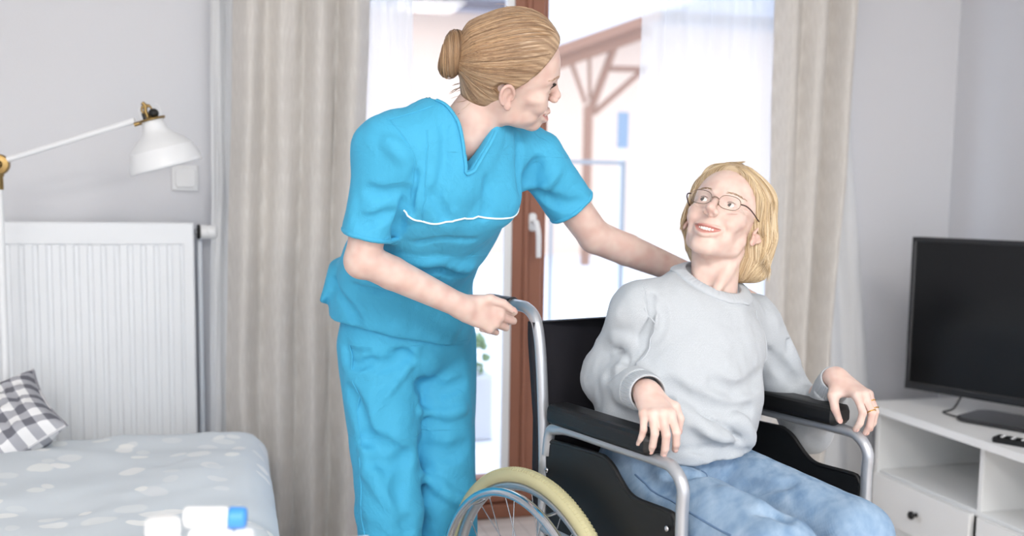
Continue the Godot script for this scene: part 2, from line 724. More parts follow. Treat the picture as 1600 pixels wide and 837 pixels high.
func room() -> void:
	var x0 := -2.05
	var x1 := 2.78
	var z0 := -3.5
	var z1 := 2.4
	var hh := 2.75
	var th := 0.22
	# floor boards lie on a sub-floor
	structure("floor", lo_hi(Vector3(x0 - th, -0.2, z0 - th), Vector3(x1 + th, -0.012, z1 + th), 0.0), M.floor_wood)
	var fl: MeshInstance3D = get_node("floor")
	var bw := 0.145
	var k := 0
	var x := x0
	while x < x1:
		var z := z0 - rng.randf() * 1.1
		while z < -0.6:
			var zz := minf(z + 1.25, -0.4)
			var za := maxf(z, z0)
			if zz - za > 0.05:
				obj("plank", lo_hi(Vector3(x + 0.001, -0.0125, za + 0.001), Vector3(minf(x + bw, x1) - 0.001, 0.0, zz - 0.001), 0.0015), M.floor_wood, fl)
			z += 1.25
		x += bw
	structure("ceiling", lo_hi(Vector3(x0 - th, hh, z0 - th), Vector3(x1 + th, hh + 0.2, z1 + th), 0.0), M.ceiling_paint)
	structure("wall_left", lo_hi(Vector3(x0 - th, 0, z0 - th), Vector3(x0, hh, z1 + th), 0.0), M.wall_paint)
	structure("wall_right", lo_hi(Vector3(x1, 0, z0 - th), Vector3(x1 + th, hh, z1 + th), 0.0), M.wall_paint)
	# the window wall has one opening for the garden door
	var ox0 := 0.05
	var ox1 := 2.30
	var oh := 2.25
	structure("wall_back", boxes([
		[Vector3((x0 + ox0) / 2, hh / 2, z0 - th / 2), Vector3(ox0 - x0, hh, th)],
		[Vector3((x1 + ox1) / 2, hh / 2, z0 - th / 2), Vector3(x1 - ox1, hh, th)],
		[Vector3((ox0 + ox1) / 2, (hh + oh) / 2, z0 - th / 2), Vector3(ox1 - ox0, hh - oh, th)],
	], 0.0), M.wall_paint)
	# the wall behind the viewer has a wide window
	var wx0 := -1.5
	var wx1 := 2.3
	var wy0 := 0.30
	var wy1 := 2.5
	structure("wall_front", boxes([
		[Vector3((x0 + wx0) / 2, hh / 2, z1 + th / 2), Vector3(wx0 - x0, hh, th)],
		[Vector3((x1 + wx1) / 2, hh / 2, z1 + th / 2), Vector3(x1 - wx1, hh, th)],
		[Vector3((wx0 + wx1) / 2, wy0 / 2, z1 + th / 2), Vector3(wx1 - wx0, wy0, th)],
		[Vector3((wx0 + wx1) / 2, (hh + wy1) / 2, z1 + th / 2), Vector3(wx1 - wx0, hh - wy1, th)],
	], 0.0), M.wall_paint)
	var win := MB.new()
	for e in [[Vector3(wx0 + 0.04, 1.4, 0), Vector3(0.08, 2.2, 0.07)], [Vector3(wx1 - 0.04, 1.4, 0), Vector3(0.08, 2.2, 0.07)], [Vector3(0.4, 1.4, 0), Vector3(0.1, 2.2, 0.07)], [Vector3(0.4, 0.34, 0), Vector3(3.8, 0.08, 0.07)], [Vector3(0.4, 2.46, 0), Vector3(3.8, 0.08, 0.07)]]:
		win.box(e[0] + Vector3(0, 0, z1 + 0.12), e[1], 0.004)
	var wi := structure("window_1", win, M.white_paint)
	for px in [-0.56, 1.36]:
		obj("pane", lo_hi(Vector3(px - 0.88, 0.37, z1 + 0.115), Vector3(px + 0.88, 2.43, z1 + 0.121), 0.0), M.pane_glass, wi)
	structure("baseboard_back", boxes([[Vector3((x0 + ox0) / 2, 0.035, z0 + 0.008), Vector3(ox0 - x0, 0.07, 0.016)], [Vector3((x1 + ox1) / 2, 0.035, z0 + 0.008), Vector3(x1 - ox1, 0.07, 0.016)]], 0.003), M.white_paint)
	structure("baseboard_right", lo_hi(Vector3(x1 - 0.016, 0, z0 + 0.017), Vector3(x1, 0.07, z1), 0.003), M.white_paint)


func garden_door() -> void:
	var z := -3.6
	var mid := 1.04
	var dep := 0.075
	var fr := MB.new()
	fr.box(Vector3(0.075, 1.125, z), Vector3(0.05, 2.25, 0.09), 0.004)
	fr.box(Vector3(2.275, 1.125, z), Vector3(0.05, 2.25, 0.09), 0.004)
	fr.box(Vector3(1.175, 2.22, z), Vector3(2.25, 0.06, 0.09), 0.004)
	fr.box(Vector3(1.175, 0.012, z), Vector3(2.25, 0.05, 0.12), 0.004)
	var d := structure("door_1", fr, M.brown_frame)
	for s in [-1, 1]:
		var a: float = 0.1 if s < 0 else mid + 0.004
		var b: float = mid - 0.004 if s < 0 else 2.25
		var sm := 0.056            # meeting stile
		var so := 0.09
		var l0 := a + (so if s < 0 else sm)
		var l1 := b - (sm if s < 0 else so)
		var leaf := MB.new()
		leaf.box(Vector3((a + l0) / 2, 1.115, z), Vector3(l0 - a, 2.15, dep), 0.006)
		leaf.box(Vector3((b + l1) / 2, 1.115, z), Vector3(b - l1, 2.15, dep), 0.006)
		leaf.box(Vector3((l0 + l1) / 2, 0.0875, z), Vector3(l1 - l0, 0.095, dep - 0.004), 0.006)
		leaf.box(Vector3((l0 + l1) / 2, 2.145, z), Vector3(l1 - l0, 0.09, dep - 0.004), 0.006)
		# glazing bead
		for bx in [l0 + 0.007, l1 - 0.007]:
			leaf.box(Vector3(bx, 1.118, z + 0.012), Vector3(0.014, 1.964, 0.03), 0.004)
		var lf := obj("leaf", leaf, M.brown_frame, d)
		obj("pane", lo_hi(Vector3(l0, 0.135, z - 0.012), Vector3(l1, 2.1, z - 0.006), 0.0), M.pane_glass, lf)
	# cover strip over the joint of the two leaves
	obj("cover_strip", boxes([[Vector3(mid - 0.004, 1.115, z + dep / 2 + 0.006), Vector3(0.02, 2.13, 0.012)]], 0.004), M.brown_frame, d)
	# pale blind guide along the left leaf
	obj("blind_guide", boxes([[Vector3(mid - 0.072, 1.118, z + 0.03), Vector3(0.03, 1.96, 0.03)]], 0.004), M.white_plastic, d)
	# handle: rose plate, neck and a lever that hangs down
	var hb := MB.new()
	hb.box(Vector3(0, 0, 0), Vector3(0.03, 0.066, 0.012), 0.003, 0.013)
	var hl := MB.new()
	hl.tube([Vector3(0, 0, 0.0), Vector3(0, 0, 0.04)], 0.009, 12)
	hl.tube(spline([Vector3(0, 0.006, 0.045), Vector3(0.004, -0.012, 0.05), Vector3(0.009, -0.05, 0.052), Vector3(0.01, -0.125, 0.052)], 4), [0.01, 0.011, 0.0115, 0.0115, 0.0115, 0.0115, 0.0115, 0.0115, 0.0112, 0.0112, 0.0112, 0.011, 0.0105], 12, false, true, 0.75)
	var hd := Node3D.new()
	hd.name = "door_handle"
	hd.position = Vector3(mid + 0.018, 1.075, z + dep / 2 + 0.006)
	d.add_child(hd)
	obj("rose", hb, M.white_plastic, hd)
	obj("lever", hl, M.white_plastic, hd)


func outside() -> void:
	structure("ground", lo_hi(Vector3(-60, -0.35, -90), Vector3(60, -0.25, -3.75), 0.0), M.snow)
	structure("terrace", lo_hi(Vector3(-4, -0.25, -7.0), Vector3(6, -0.03, -3.73), 0.01), M.snow)
	# the house across the yard
	var h := thing("neighbour_house", "pale cream rendered house with a grey roof across the yard", "house", Vector3(6.0, -0.62, -26.5))
	obj("wall", boxes([[Vector3(0, 3.0, 0), Vector3(24, 6.0, 6)]], 0.02), M.render_cream, h)
	var rf := MB.new()
	rf.xf = Transform3D(Basis(Vector3(0, 1, 0), PI / 2), Vector3(-12.8, 0, 0))
	rf.slab(PackedVector2Array([Vector2(-3.9, 5.95), Vector2(3.9, 5.95), Vector2(3.9, 6.15), Vector2(0, 9.4), Vector2(-3.9, 6.15)]), 25.6, 0.02)
	obj("roof", rf, M.roof_grey, h)
	obj("gutter", boxes([[Vector3(0, 5.98, 4.0), Vector3(25.6, 0.2, 0.22)]], 0.03), M.soffit, h)
	for q in [[-5.2, 1.2]]:
		var w := obj("window", boxes([[Vector3(q[0], q[1], 3.02), Vector3(1.1, 1.2, 0.08)]], 0.01), M.white_paint, h)
		obj("pane", boxes([[Vector3(q[0], q[1], 3.07), Vector3(0.95, 1.05, 0.02)]], 0.0), M.roof_pale, w)
	# timber carport
	var c := thing("timber_porch", "brown timber carport post with slanted braces under a pale roof", "carport", Vector3(7.1, -0.25, -20.0))
	obj("post", lo_hi(Vector3(-0.08, 0, -0.08), Vector3(0.08, 3.25, 0.08), 0.01), M.timber, c)
	var ang := atan2(1.28, 3.36)
	var up := Transform3D(Basis(Vector3(0, 0, 1), ang), Vector3(0, 4.25, 0))
	var rb := MB.new()
	rb.xf = up
	rb.xf = up * Transform3D(Basis(Vector3(1, 0, 0), deg_to_rad(38)), Vector3(0, 0.36, 0.25))
	rb.box(Vector3(1.75, 0.06, -0.75), Vector3(5.2, 0.12, 1.6), 0.02)
	obj("roof", rb, M.roof_pale, c)
	var bm := MB.new()
	bm.xf = up
	bm.box(Vector3(0.25, 0.12, 0.0), Vector3(2.35, 0.34, 0.16), 0.02)
	bm.box(Vector3(0.3, 0.3, 0.3), Vector3(2.6, 0.2, 0.14), 0.02)
	obj("beam", bm, M.timber, c)
	for e in [[Vector3(0.02, 3.1, 0), Vector3(0.55, 4.5, 0), 0.085], [Vector3(0.1, 3.1, 0.05), Vector3(1.2, 4.06, 0.05), 0.06], [Vector3(0.45, 4.02, 0.02), Vector3(1.25, 4.04, 0.02), 0.06], [Vector3(-0.06, 3.3, 0), Vector3(-0.42, 4.2, 0), 0.05], [Vector3(0.03, 3.4, 0), Vector3(0.0, 4.2, 0), 0.04]]:
		var br := MB.new()
		br.tube([e[0], e[1]], e[2], 4)
		obj("brace", br, M.timber, c)
	for k in 4:
		var ra := MB.new()
		ra.xf = up
		ra.xf = rb.xf
		ra.box(Vector3(-0.9 + k * 0.75, -0.06, -0.8), Vector3(0.1, 0.12, 1.7), 0.01)
		obj("rafter", ra, M.timber, c)
	# a light metal gate close to the house
	var g := thing("garden_gate", "thin pale metal garden gate frame on the snowy terrace", "gate", Vector3(3.16, -0.25, -8.0))
	var gp := MB.new()
	gp.tube([Vector3(0, 0, 0), Vector3(0, 1.72, 0)], 0.025, 8)
	gp.tube([Vector3(-0.62, 1.7, 0), Vector3(0, 1.7, 0)], 0.018, 8)
	gp.tube([Vector3(-0.62, 0, 0), Vector3(-0.62, 1.72, 0)], 0.018, 8)
	obj("frame", gp, M.gate_grey, g)
	var bl := thing("notice_board", "small blue-grey upright board standing far out in the yard", "board", Vector3(5.9, -0.25, -15.0))
	obj("board", boxes([[Vector3(0, 2.45, 0), Vector3(0.18, 0.55, 0.05)]], 0.01), M.panel_blue, bl)
	obj("pole", boxes([[Vector3(0, 1.1, -0.05), Vector3(0.05, 2.2, 0.05)]], 0.01), M.roof_pale, bl)
	var pl := thing("planter", "small green planted tub seen low through the left door pane", "planter", Vector3(1.12, -0.03, -4.9))
	obj("tub", boxes([[Vector3(0, 0.16, 0), Vector3(0.24, 0.32, 0.24)]], 0.015), M.roof_pale, pl)
	var fo := MB.new()
	for k in 60:
		var p := Vector3(rng.randf_range(-0.1, 0.1), rng.randf_range(0.33, 0.52), rng.randf_range(-0.1, 0.1))
		fo.ball(p, Vector3(0.03, 0.012, 0.02), Basis.from_euler(Vector3(rng.randf() * 3, rng.randf() * 3, 0)), 8)
	var fo2 := obj("foliage", fo, M.hedge_green, pl)
	fo2.set_meta("kind", "stuff")


# cloth hanging in folds from (xa to xb at the top) to (ya to yb at the bottom)
func drape(top: Vector2, bottom: Vector2, z: float, y1: float, folds: Array, amp: float, thick: float, sd: int) -> MB:
	var f := noise(1.0, sd, 2)
	var rows := []
	var nu := folds.size() * 14
	var nv := 44
	for r in nv + 1:
		var s := float(r) / nv
		var y := lerpf(0.012, y1, s)
		var e := 1.0 - s
		var xa := lerpf(bottom.x, top.x, s)
		var xb := lerpf(bottom.y, top.y, s)
		var fr := PackedVector3Array()
		var bk := PackedVector3Array()
		for k in nu + 1:
			var u := float(k) / nu
			var ff := u * folds.size()
			var j := mini(int(ff), folds.size() - 1)
			var w := ff - j
			var ph := TAU * w
			var depth: float = folds[j]
			# rounded ridge with a tight valley
			var q := pow(0.5 - 0.5 * cos(ph), 0.65)
			var zz: float = z + amp * depth * (q - 0.5) * (0.9 + 0.25 * e * f.get_noise_2d(j * 3.1, y * 0.8))
			zz += 0.01 * f.get_noise_3d(u * 9.0, y * 1.6, sd)
			var x := lerpf(xa, xb, u) + 0.012 * e * f.get_noise_2d(j * 5.0, y * 1.1 + 4.0)
			fr.append(Vector3(x, y, zz))
			bk.append(Vector3(x, y, zz - thick))
		bk.reverse()
		fr.append_array(bk)
		rows.append(fr)
	var mb := MB.new()
	mb.uvs = Vector2(1, 1)
	mb.grid(rows, true)
	return mb


func curtains() -> void:
	var lin_ := mat("linen", Color.WHITE, 0.9)
	lin_.albedo_texture = mottle(11, rgb(210, 205, 199), rgb(229, 225, 220), 0.05, 256, Vector2(1.0, 0.12))
	relief(lin_, weave(5), 9.0, 0.08)
	lin_.backlight_enabled = true
	lin_.backlight = Color(0.12, 0.115, 0.11)
	var sh := mat("voile", Color(0.98, 0.98, 0.98, 0.42), 0.95)
	sh.transparency = BaseMaterial3D.TRANSPARENCY_ALPHA
	sh.backlight_enabled = true
	sh.backlight = Color(0.9, 0.9, 0.9)
	var dense := mat("voile_gathered", Color(0.96, 0.965, 0.97, 0.86), 0.95)
	dense.transparency = BaseMaterial3D.TRANSPARENCY_ALPHA
	dense.backlight_enabled = true
	dense.backlight = Color(0.6, 0.6, 0.6)
	var a := thing("curtain", "beige linen curtain hanging left of the garden door beside the radiator", "curtain", Vector3.ZERO)
	obj("cloth", drape(Vector2(0.045, 0.46), Vector2(-0.03, 0.40), -3.3, 2.5, [1.2, 0.8, 1.0, 1.3], 0.07, 0.004, 3), lin_, a)
	var b := thing("curtain", "beige linen curtain hanging right of the garden door near the television", "curtain", Vector3.ZERO)
	obj("cloth", drape(Vector2(1.86, 2.235), Vector2(1.885, 2.13), -3.3, 2.5, [0.7, 0.9, 1.5], 0.07, 0.004, 9), lin_, b)
	var c := thing("sheer_curtain", "white voile sheer behind the left beige curtain", "sheer curtain", Vector3.ZERO)
	obj("cloth", drape(Vector2(-0.035, 0.1), Vector2(-0.07, 0.06), -3.41, 2.5, [0.6, 0.8, 0.7], 0.04, 0.002, 21), dense, c)
	obj("loose_cloth", drape(Vector2(0.4, 0.6), Vector2(0.36, 0.6), -3.42, 2.5, [0.5, 0.7, 0.6, 0.8], 0.05, 0.002, 22), sh, c)
	var d := thing("sheer_curtain", "white voile sheer drawn across the right door pane", "sheer curtain", Vector3.ZERO)
	obj("cloth", drape(Vector2(1.43, 1.95), Vector2(1.36, 1.95), -3.42, 2.5, [0.5, 0.7, 0.6, 0.8, 0.6, 0.5], 0.05, 0.002, 23), sh, d)
	obj("gathered_cloth", drape(Vector2(1.95, 2.12), Vector2(1.97, 2.46), -3.41, 2.5, [0.6, 0.8, 0.7, 0.6], 0.05, 0.002, 24), dense, d)
	for o in [a, b, c, d]:
		settle(o)
	var rod := thing("curtain_rod", "white metal curtain rod above the garden door", "curtain rod", Vector3(1.1, 2.53, -3.36))
	var rm := MB.new()
	rm.tube([Vector3(-1.4, 0, 0), Vector3(1.45, 0, 0)], 0.014, 12)
	obj("rod", rm, M.white_paint, rod)
	for e in [-1.3, 1.35]:
		var br := MB.new()
		br.tube([Vector3(e, 0, 0), Vector3(e, 0, -0.14)], 0.01, 10)
		obj("bracket", br, M.white_paint, rod)


func radiator() -> void:
	var t := thing("radiator", "white ribbed panel radiator on the wall behind the bed", "radiator", Vector3(-0.105, 0.15, -3.5))
	var w := 1.2
	var h := 0.92
	var body := MB.new()
	# side cover, top cover, flat border of the front panel
	body.box(Vector3(-w / 2, h / 2, 0.090), Vector3(w - 0.004, h - 0.012, 0.1), 0.006)
	obj("casing", body, M.radiator_enamel, t)
	var fp := MB.new()
	fp.box(Vector3(-w / 2, h - 0.035, 0.137), Vector3(w, 0.07, 0.022), 0.005)
	fp.box(Vector3(-w / 2, 0.035, 0.137), Vector3(w, 0.07, 0.022), 0.005)
	fp.box(Vector3(-0.017, h / 2, 0.1365), Vector3(0.034, h - 0.01, 0.022), 0.005)
	fp.box(Vector3(-w + 0.017, h / 2, 0.1365), Vector3(0.034, h - 0.01, 0.022), 0.005)
	obj("front_frame", fp, M.radiator_enamel, t)
	var rib := MB.new()
	var poly := PackedVector2Array()
	rib.box(Vector3(0, 0, 0), Vector3(0.030, h - 0.132, 0.018), 0.006, 0.006)
	var mesh_ := rib.mesh()
	var pitch := 0.0385
	for k in 30:
		var x := -0.034 - 0.02 - pitch * k
		if x < -w + 0.04:
			break
		var o := obj("rib", mesh_, M.radiator_enamel, t)
		o.position = Vector3(x, h / 2, 0.138)
	var gr := MB.new()
	for k in 60:
		gr.box(Vector3(-0.02 - k * 0.0197, h - 0.006, 0.085), Vector3(0.006, 0.005, 0.075), 0.001)
	obj("top_grille", gr, M.radiator_enamel, t)
	# thermostat head at the upper right, sideways
	var v := MB.new()
	v.xf = Transform3D(Basis(Vector3(0, 0, 1), -PI / 2), Vector3(0.0, h - 0.03, 0.09))
	v.lathe([[0.0, 0.0], [0.009, 0.0], [0.009, 0.012], [0.0, 0.012]], 20)
	obj("valve_stub", v, M.steel, t)
	var vr := MB.new()
	vr.xf = Transform3D(Basis(Vector3(0, 0, 1), -PI / 2), Vector3(0.007, h - 0.03, 0.09))
	vr.lathe([[0.0, 0.0], [0.02, 0.0], [0.024, 0.003], [0.024, 0.008], [0.019, 0.011], [0.0, 0.011]], 24)
	obj("valve_ring", vr, M.black_plastic, t).set_meta("label", "black ring of the valve")
	var vh := MB.new()
	vh.xf = Transform3D(Basis(Vector3(0, 0, 1), -PI / 2), Vector3(0.019, h - 0.03, 0.09))
	vh.lathe([[0.0, 0.0], [0.02, 0.0], [0.0225, 0.004], [0.0225, 0.02], [0.0225, 0.02], [0.021, 0.022], [0.021, 0.024], [0.0225, 0.026], [0.0225, 0.044], [0.019, 0.05], [0.0, 0.051]], 28)
	obj("thermostat_head", vh, M.white_plastic, t)
	var pp := MB.new()
	pp.tube(spline([Vector3(0.006, h - 0.03, 0.09), Vector3(0.012, h - 0.05, 0.075), Vector3(0.014, h - 0.12, 0.05), Vector3(0.014, 0.0, 0.04), Vector3(0.014, -0.15, 0.04)], 5), 0.008, 10)
	obj("pipe", pp, M.radiator_enamel, t)


# moves a thing's node to the foot of what it holds, without moving what it holds
func settle(o: Node3D) -> Node3D:
	var bb := AABB()
	var first := true
	for ch in o.get_children():
		if ch is MeshInstance3D:
			var b: AABB = ch.transform * ch.mesh.get_aabb()
			bb = b if first else bb.merge(b)
			first = false
	var foot := Vector3(bb.get_center().x, bb.position.y, bb.get_center().z)
	for ch in o.get_children():
		if ch is Node3D:
			ch.position -= foot
	o.position = o.transform * foot
	return o


func bed() -> void:
	var x0 := -2.0
	var x1 := 0.095
	var z0 := -3.04
	var z1 := -1.72
	var t := thing("bed", "bed with a pale grey spotted duvet in front of the radiator", "bed", Vector3((x0 + x1) / 2, 0, (z0 + z1) / 2))
	var fx := (x1 - x0) / 2
	var fz := (z1 - z0) / 2
	var fm := MB.new()
	fm.box(Vector3(0, 0.2, 0), Vector3(fx * 2 - 0.12, 0.12, fz * 2 - 0.1), 0.01)
	obj("frame", fm, M.white_paint, t)
	for sx in [-1, 1]:
		for sz in [-1, 1]:
			obj("leg", boxes([[Vector3(sx * (fx - 0.12), 0.07, sz * (fz - 0.12)), Vector3(0.06, 0.14, 0.06)]], 0.004), M.white_paint, t)
	var mm := MB.new()
	mm.box(Vector3(0, 0.34, 0), Vector3(fx * 2 - 0.08, 0.16, fz * 2 - 0.06), 0.03)
	obj("mattress", mm, M.white_paint, t)
	# duvet: a soft slab that hangs over the sides; the leaf spots are printed on the cloth
	var n := 1024
	var im := Image.create(n, n, false, Image.FORMAT_RGB8)
	im.fill(rgb(214, 222, 228))
	var r2 := RandomNumberGenerator.new()
	r2.seed = 41
	for k in 150:
		var c := Vector2(r2.randf() * n, r2.randf() * n)
		var ra := r2.randf_range(17, 36)
		var rb := ra * r2.randf_range(0.55, 0.9)
		var an := r2.randf() * TAU
		var q: float = r2.randf_range(0.2, 0.85)
		var col := rgb(214, 222, 228).lerp(rgb(250, 251, 249), q)
		for yy in range(-40, 41):
			for xx in range(-40, 41):
				var p := Vector2(xx, yy).rotated(an)
				var e := pow(absf(p.x) / ra, 2.2) + pow(absf(p.y) / rb, 2.0)
				if e < 1.0:
					var px := posmod(int(c.x) + xx, n)
					var py := posmod(int(c.y) + yy, n)
					im.set_pixel(px, py, im.get_pixel(px, py).lerp(col, clampf((1.0 - e) * 3.0, 0, 1)))
	var dm := mat("duvet_print", Color.WHITE, 0.9)
	dm.albedo_texture = ImageTexture.create_from_image(im)
	var f := noise(1.0, 77, 3)
	var rows := []
	var nu := 130
	var nv := 90
	for r in nv + 1:
		var row := PackedVector3Array()
		for k in nu + 1:
			# arc positions across the slab: the ends fold down over the edges
			var a := lerpf(-fx - 0.42, fx + 0.42, float(k) / nu)
			var b := lerpf(-fz - 0.3, fz + 0.42, float(r) / nv)
			var p := Vector3(0, 0.49, 0)
			var rad := 0.085
			var ea := maxf(0.0, absf(a) - (fx - rad))
			var eb := maxf(0.0, absf(b) - (fz - rad))
			p.x = signf(a) * minf(absf(a), fx - rad)
			p.z = signf(b) * minf(absf(b), fz - rad)
			for q in 2:
				var e: float = ea if q == 0 else eb
				var sg := signf(a) if q == 0 else signf(b)
				if e > 0.0:
					var th := minf(e / rad, PI / 2)
					var out := sin(th) * rad
					var down := (1.0 - cos(th)) * rad + maxf(0.0, e - rad * PI / 2)
					if q == 0:
						p.x += sg * (out + down * 0.06)
					else:
						p.z += sg * (out + down * 0.06)
					p.y -= down * (1.0 if ea * eb == 0.0 else 0.75)
			var puff := 0.02 * f.get_noise_2d(a * 2.1, b * 2.1) + 0.006 * f.get_noise_2d(a * 8.0, b * 5.0 + 9.0)
			p.y += puff
			var hang := clampf((0.45 - p.y) * 3.0, 0, 1)
			p.x += hang * 0.02 * f.get_noise_2d(b * 5.0, p.y * 0.7) * signf(a)
			p.z += hang * 0.02 * f.get_noise_2d(a * 5.0, p.y * 0.7 + 5.0)
			p.y = maxf(p.y, 0.06)
			row.append(p)
		rows.append(row)
	var dv := MB.new()
	dv.uvs = Vector2(2.4, 1.65)
	dv.grid(rows, false, false, true)
	var inner := []
	for row in rows:
		var r3 := PackedVector3Array()
		for p in row:
			r3.append(Vector3(p.x * 0.988, p.y - 0.012, p.z * 0.985))
		inner.append(r3)
	dv.grid(inner)
	obj("duvet", dv, dm, t)
	# the checked cushion
	var ck := 256
	var ci := Image.create(ck, ck, false, Image.FORMAT_RGB8)
	for y in ck:
		for x in ck:
			var a2 := int(x * 2 / ck) % 2
			var b2 := int(y * 2 / ck) % 2
			var c2 := rgb(240, 240, 241)
			if a2 + b2 == 1:
				c2 = rgb(176, 177, 184)
			elif a2 + b2 == 2:
				c2 = rgb(112, 113, 122)
			var hatch := 0.03 * sin((x + y) * PI / 4.0)
			ci.set_pixel(x, y, Color(c2.r + hatch, c2.g + hatch, c2.b + hatch))
	var cm := mat("gingham", Color.WHITE, 0.9)
	cm.albedo_texture = ImageTexture.create_from_image(ci)
	cm.uv1_scale = Vector3(6, 6, 1)
	var cy := Vector3(-0.123, 0.110, -0.262).normalized()
	var cx := Vector3(0.86, 0.30, 0.25)
	cx = (cx - cy * cx.dot(cy)).normalized()
	cushion("cushion", "grey and white checked cushion leaning at the left end of the bed", Transform3D(Basis(cx, cy, cx.cross(cy)), Vector3(-0.419, 0.548, -2.877) - cx * 0.16), Vector2(0.32, 0.31), 0.15, cm, 8, true)


func cushion(called: String, label: String, at: Transform3D, size: Vector2, thick: float, m: Material, sd: int, seam: bool) -> void:
	var t := thing(called, label, "cushion")
	t.transform = at
	var f := noise(1.0, sd, 3)
	var mb := MB.new()
	var nn := 36
	for side in [1.0, -1.0]:
		var rows := []
		for r in nn + 1:
			var row := PackedVector3Array()
			for k in nn + 1:
				var u := lerpf(-1, 1, float(k) / nn)
				var w := lerpf(-1, 1, float(r) / nn)
				var pinch := 1.0 - 0.10 * (1.0 - u * u) * w * w
				var pinch2 := 1.0 - 0.10 * (1.0 - w * w) * u * u
				var z := thick * 0.5 * pow((1.0 - pow(absf(u), 3.0)) * (1.0 - pow(absf(w), 3.0)), 0.55)
				z *= 1.0 + 0.22 * f.get_noise_2d(u * 2.0, w * 2.0 + side * 7.0)
				z += 0.01 * f.get_noise_2d(u * 6.0, w * 4.0 + side) * (1.0 - u * u) * (1.0 - w * w)
				row.append(Vector3(u * size.x * 0.5 * pinch2, size.y * 0.5 + w * size.y * 0.5 * pinch, side * z))
			rows.append(row)
		mb.grid(rows, false, false, side < 0.0)
	obj("cover", mb, m, t)
	if seam:
		var ps := []
		for e in 4:
			for k in 20:
				var q := lerpf(-1, 1, k / 20.0)
				var u: float = [q, 1.0, -q, -1.0][e]
				var w: float = [-1.0, q, 1.0, -q][e]
				ps.append(Vector3(u * size.x * 0.5 * (1.0 - 0.10 * (1.0 - w * w) * u * u), size.y * 0.5 + w * size.y * 0.5 * (1.0 - 0.10 * (1.0 - u * u) * w * w), 0))
		var sm := MB.new()
		sm.tube(ps, 0.004, 6, true)
		obj("piping", sm, m, t)


func ring_path(r: float, x: float, n := 72) -> Array:
	var out := []
	for k in n:
		var a := TAU * k / n
		out.append(Vector3(x, cos(a) * r, sin(a) * r))
	return out


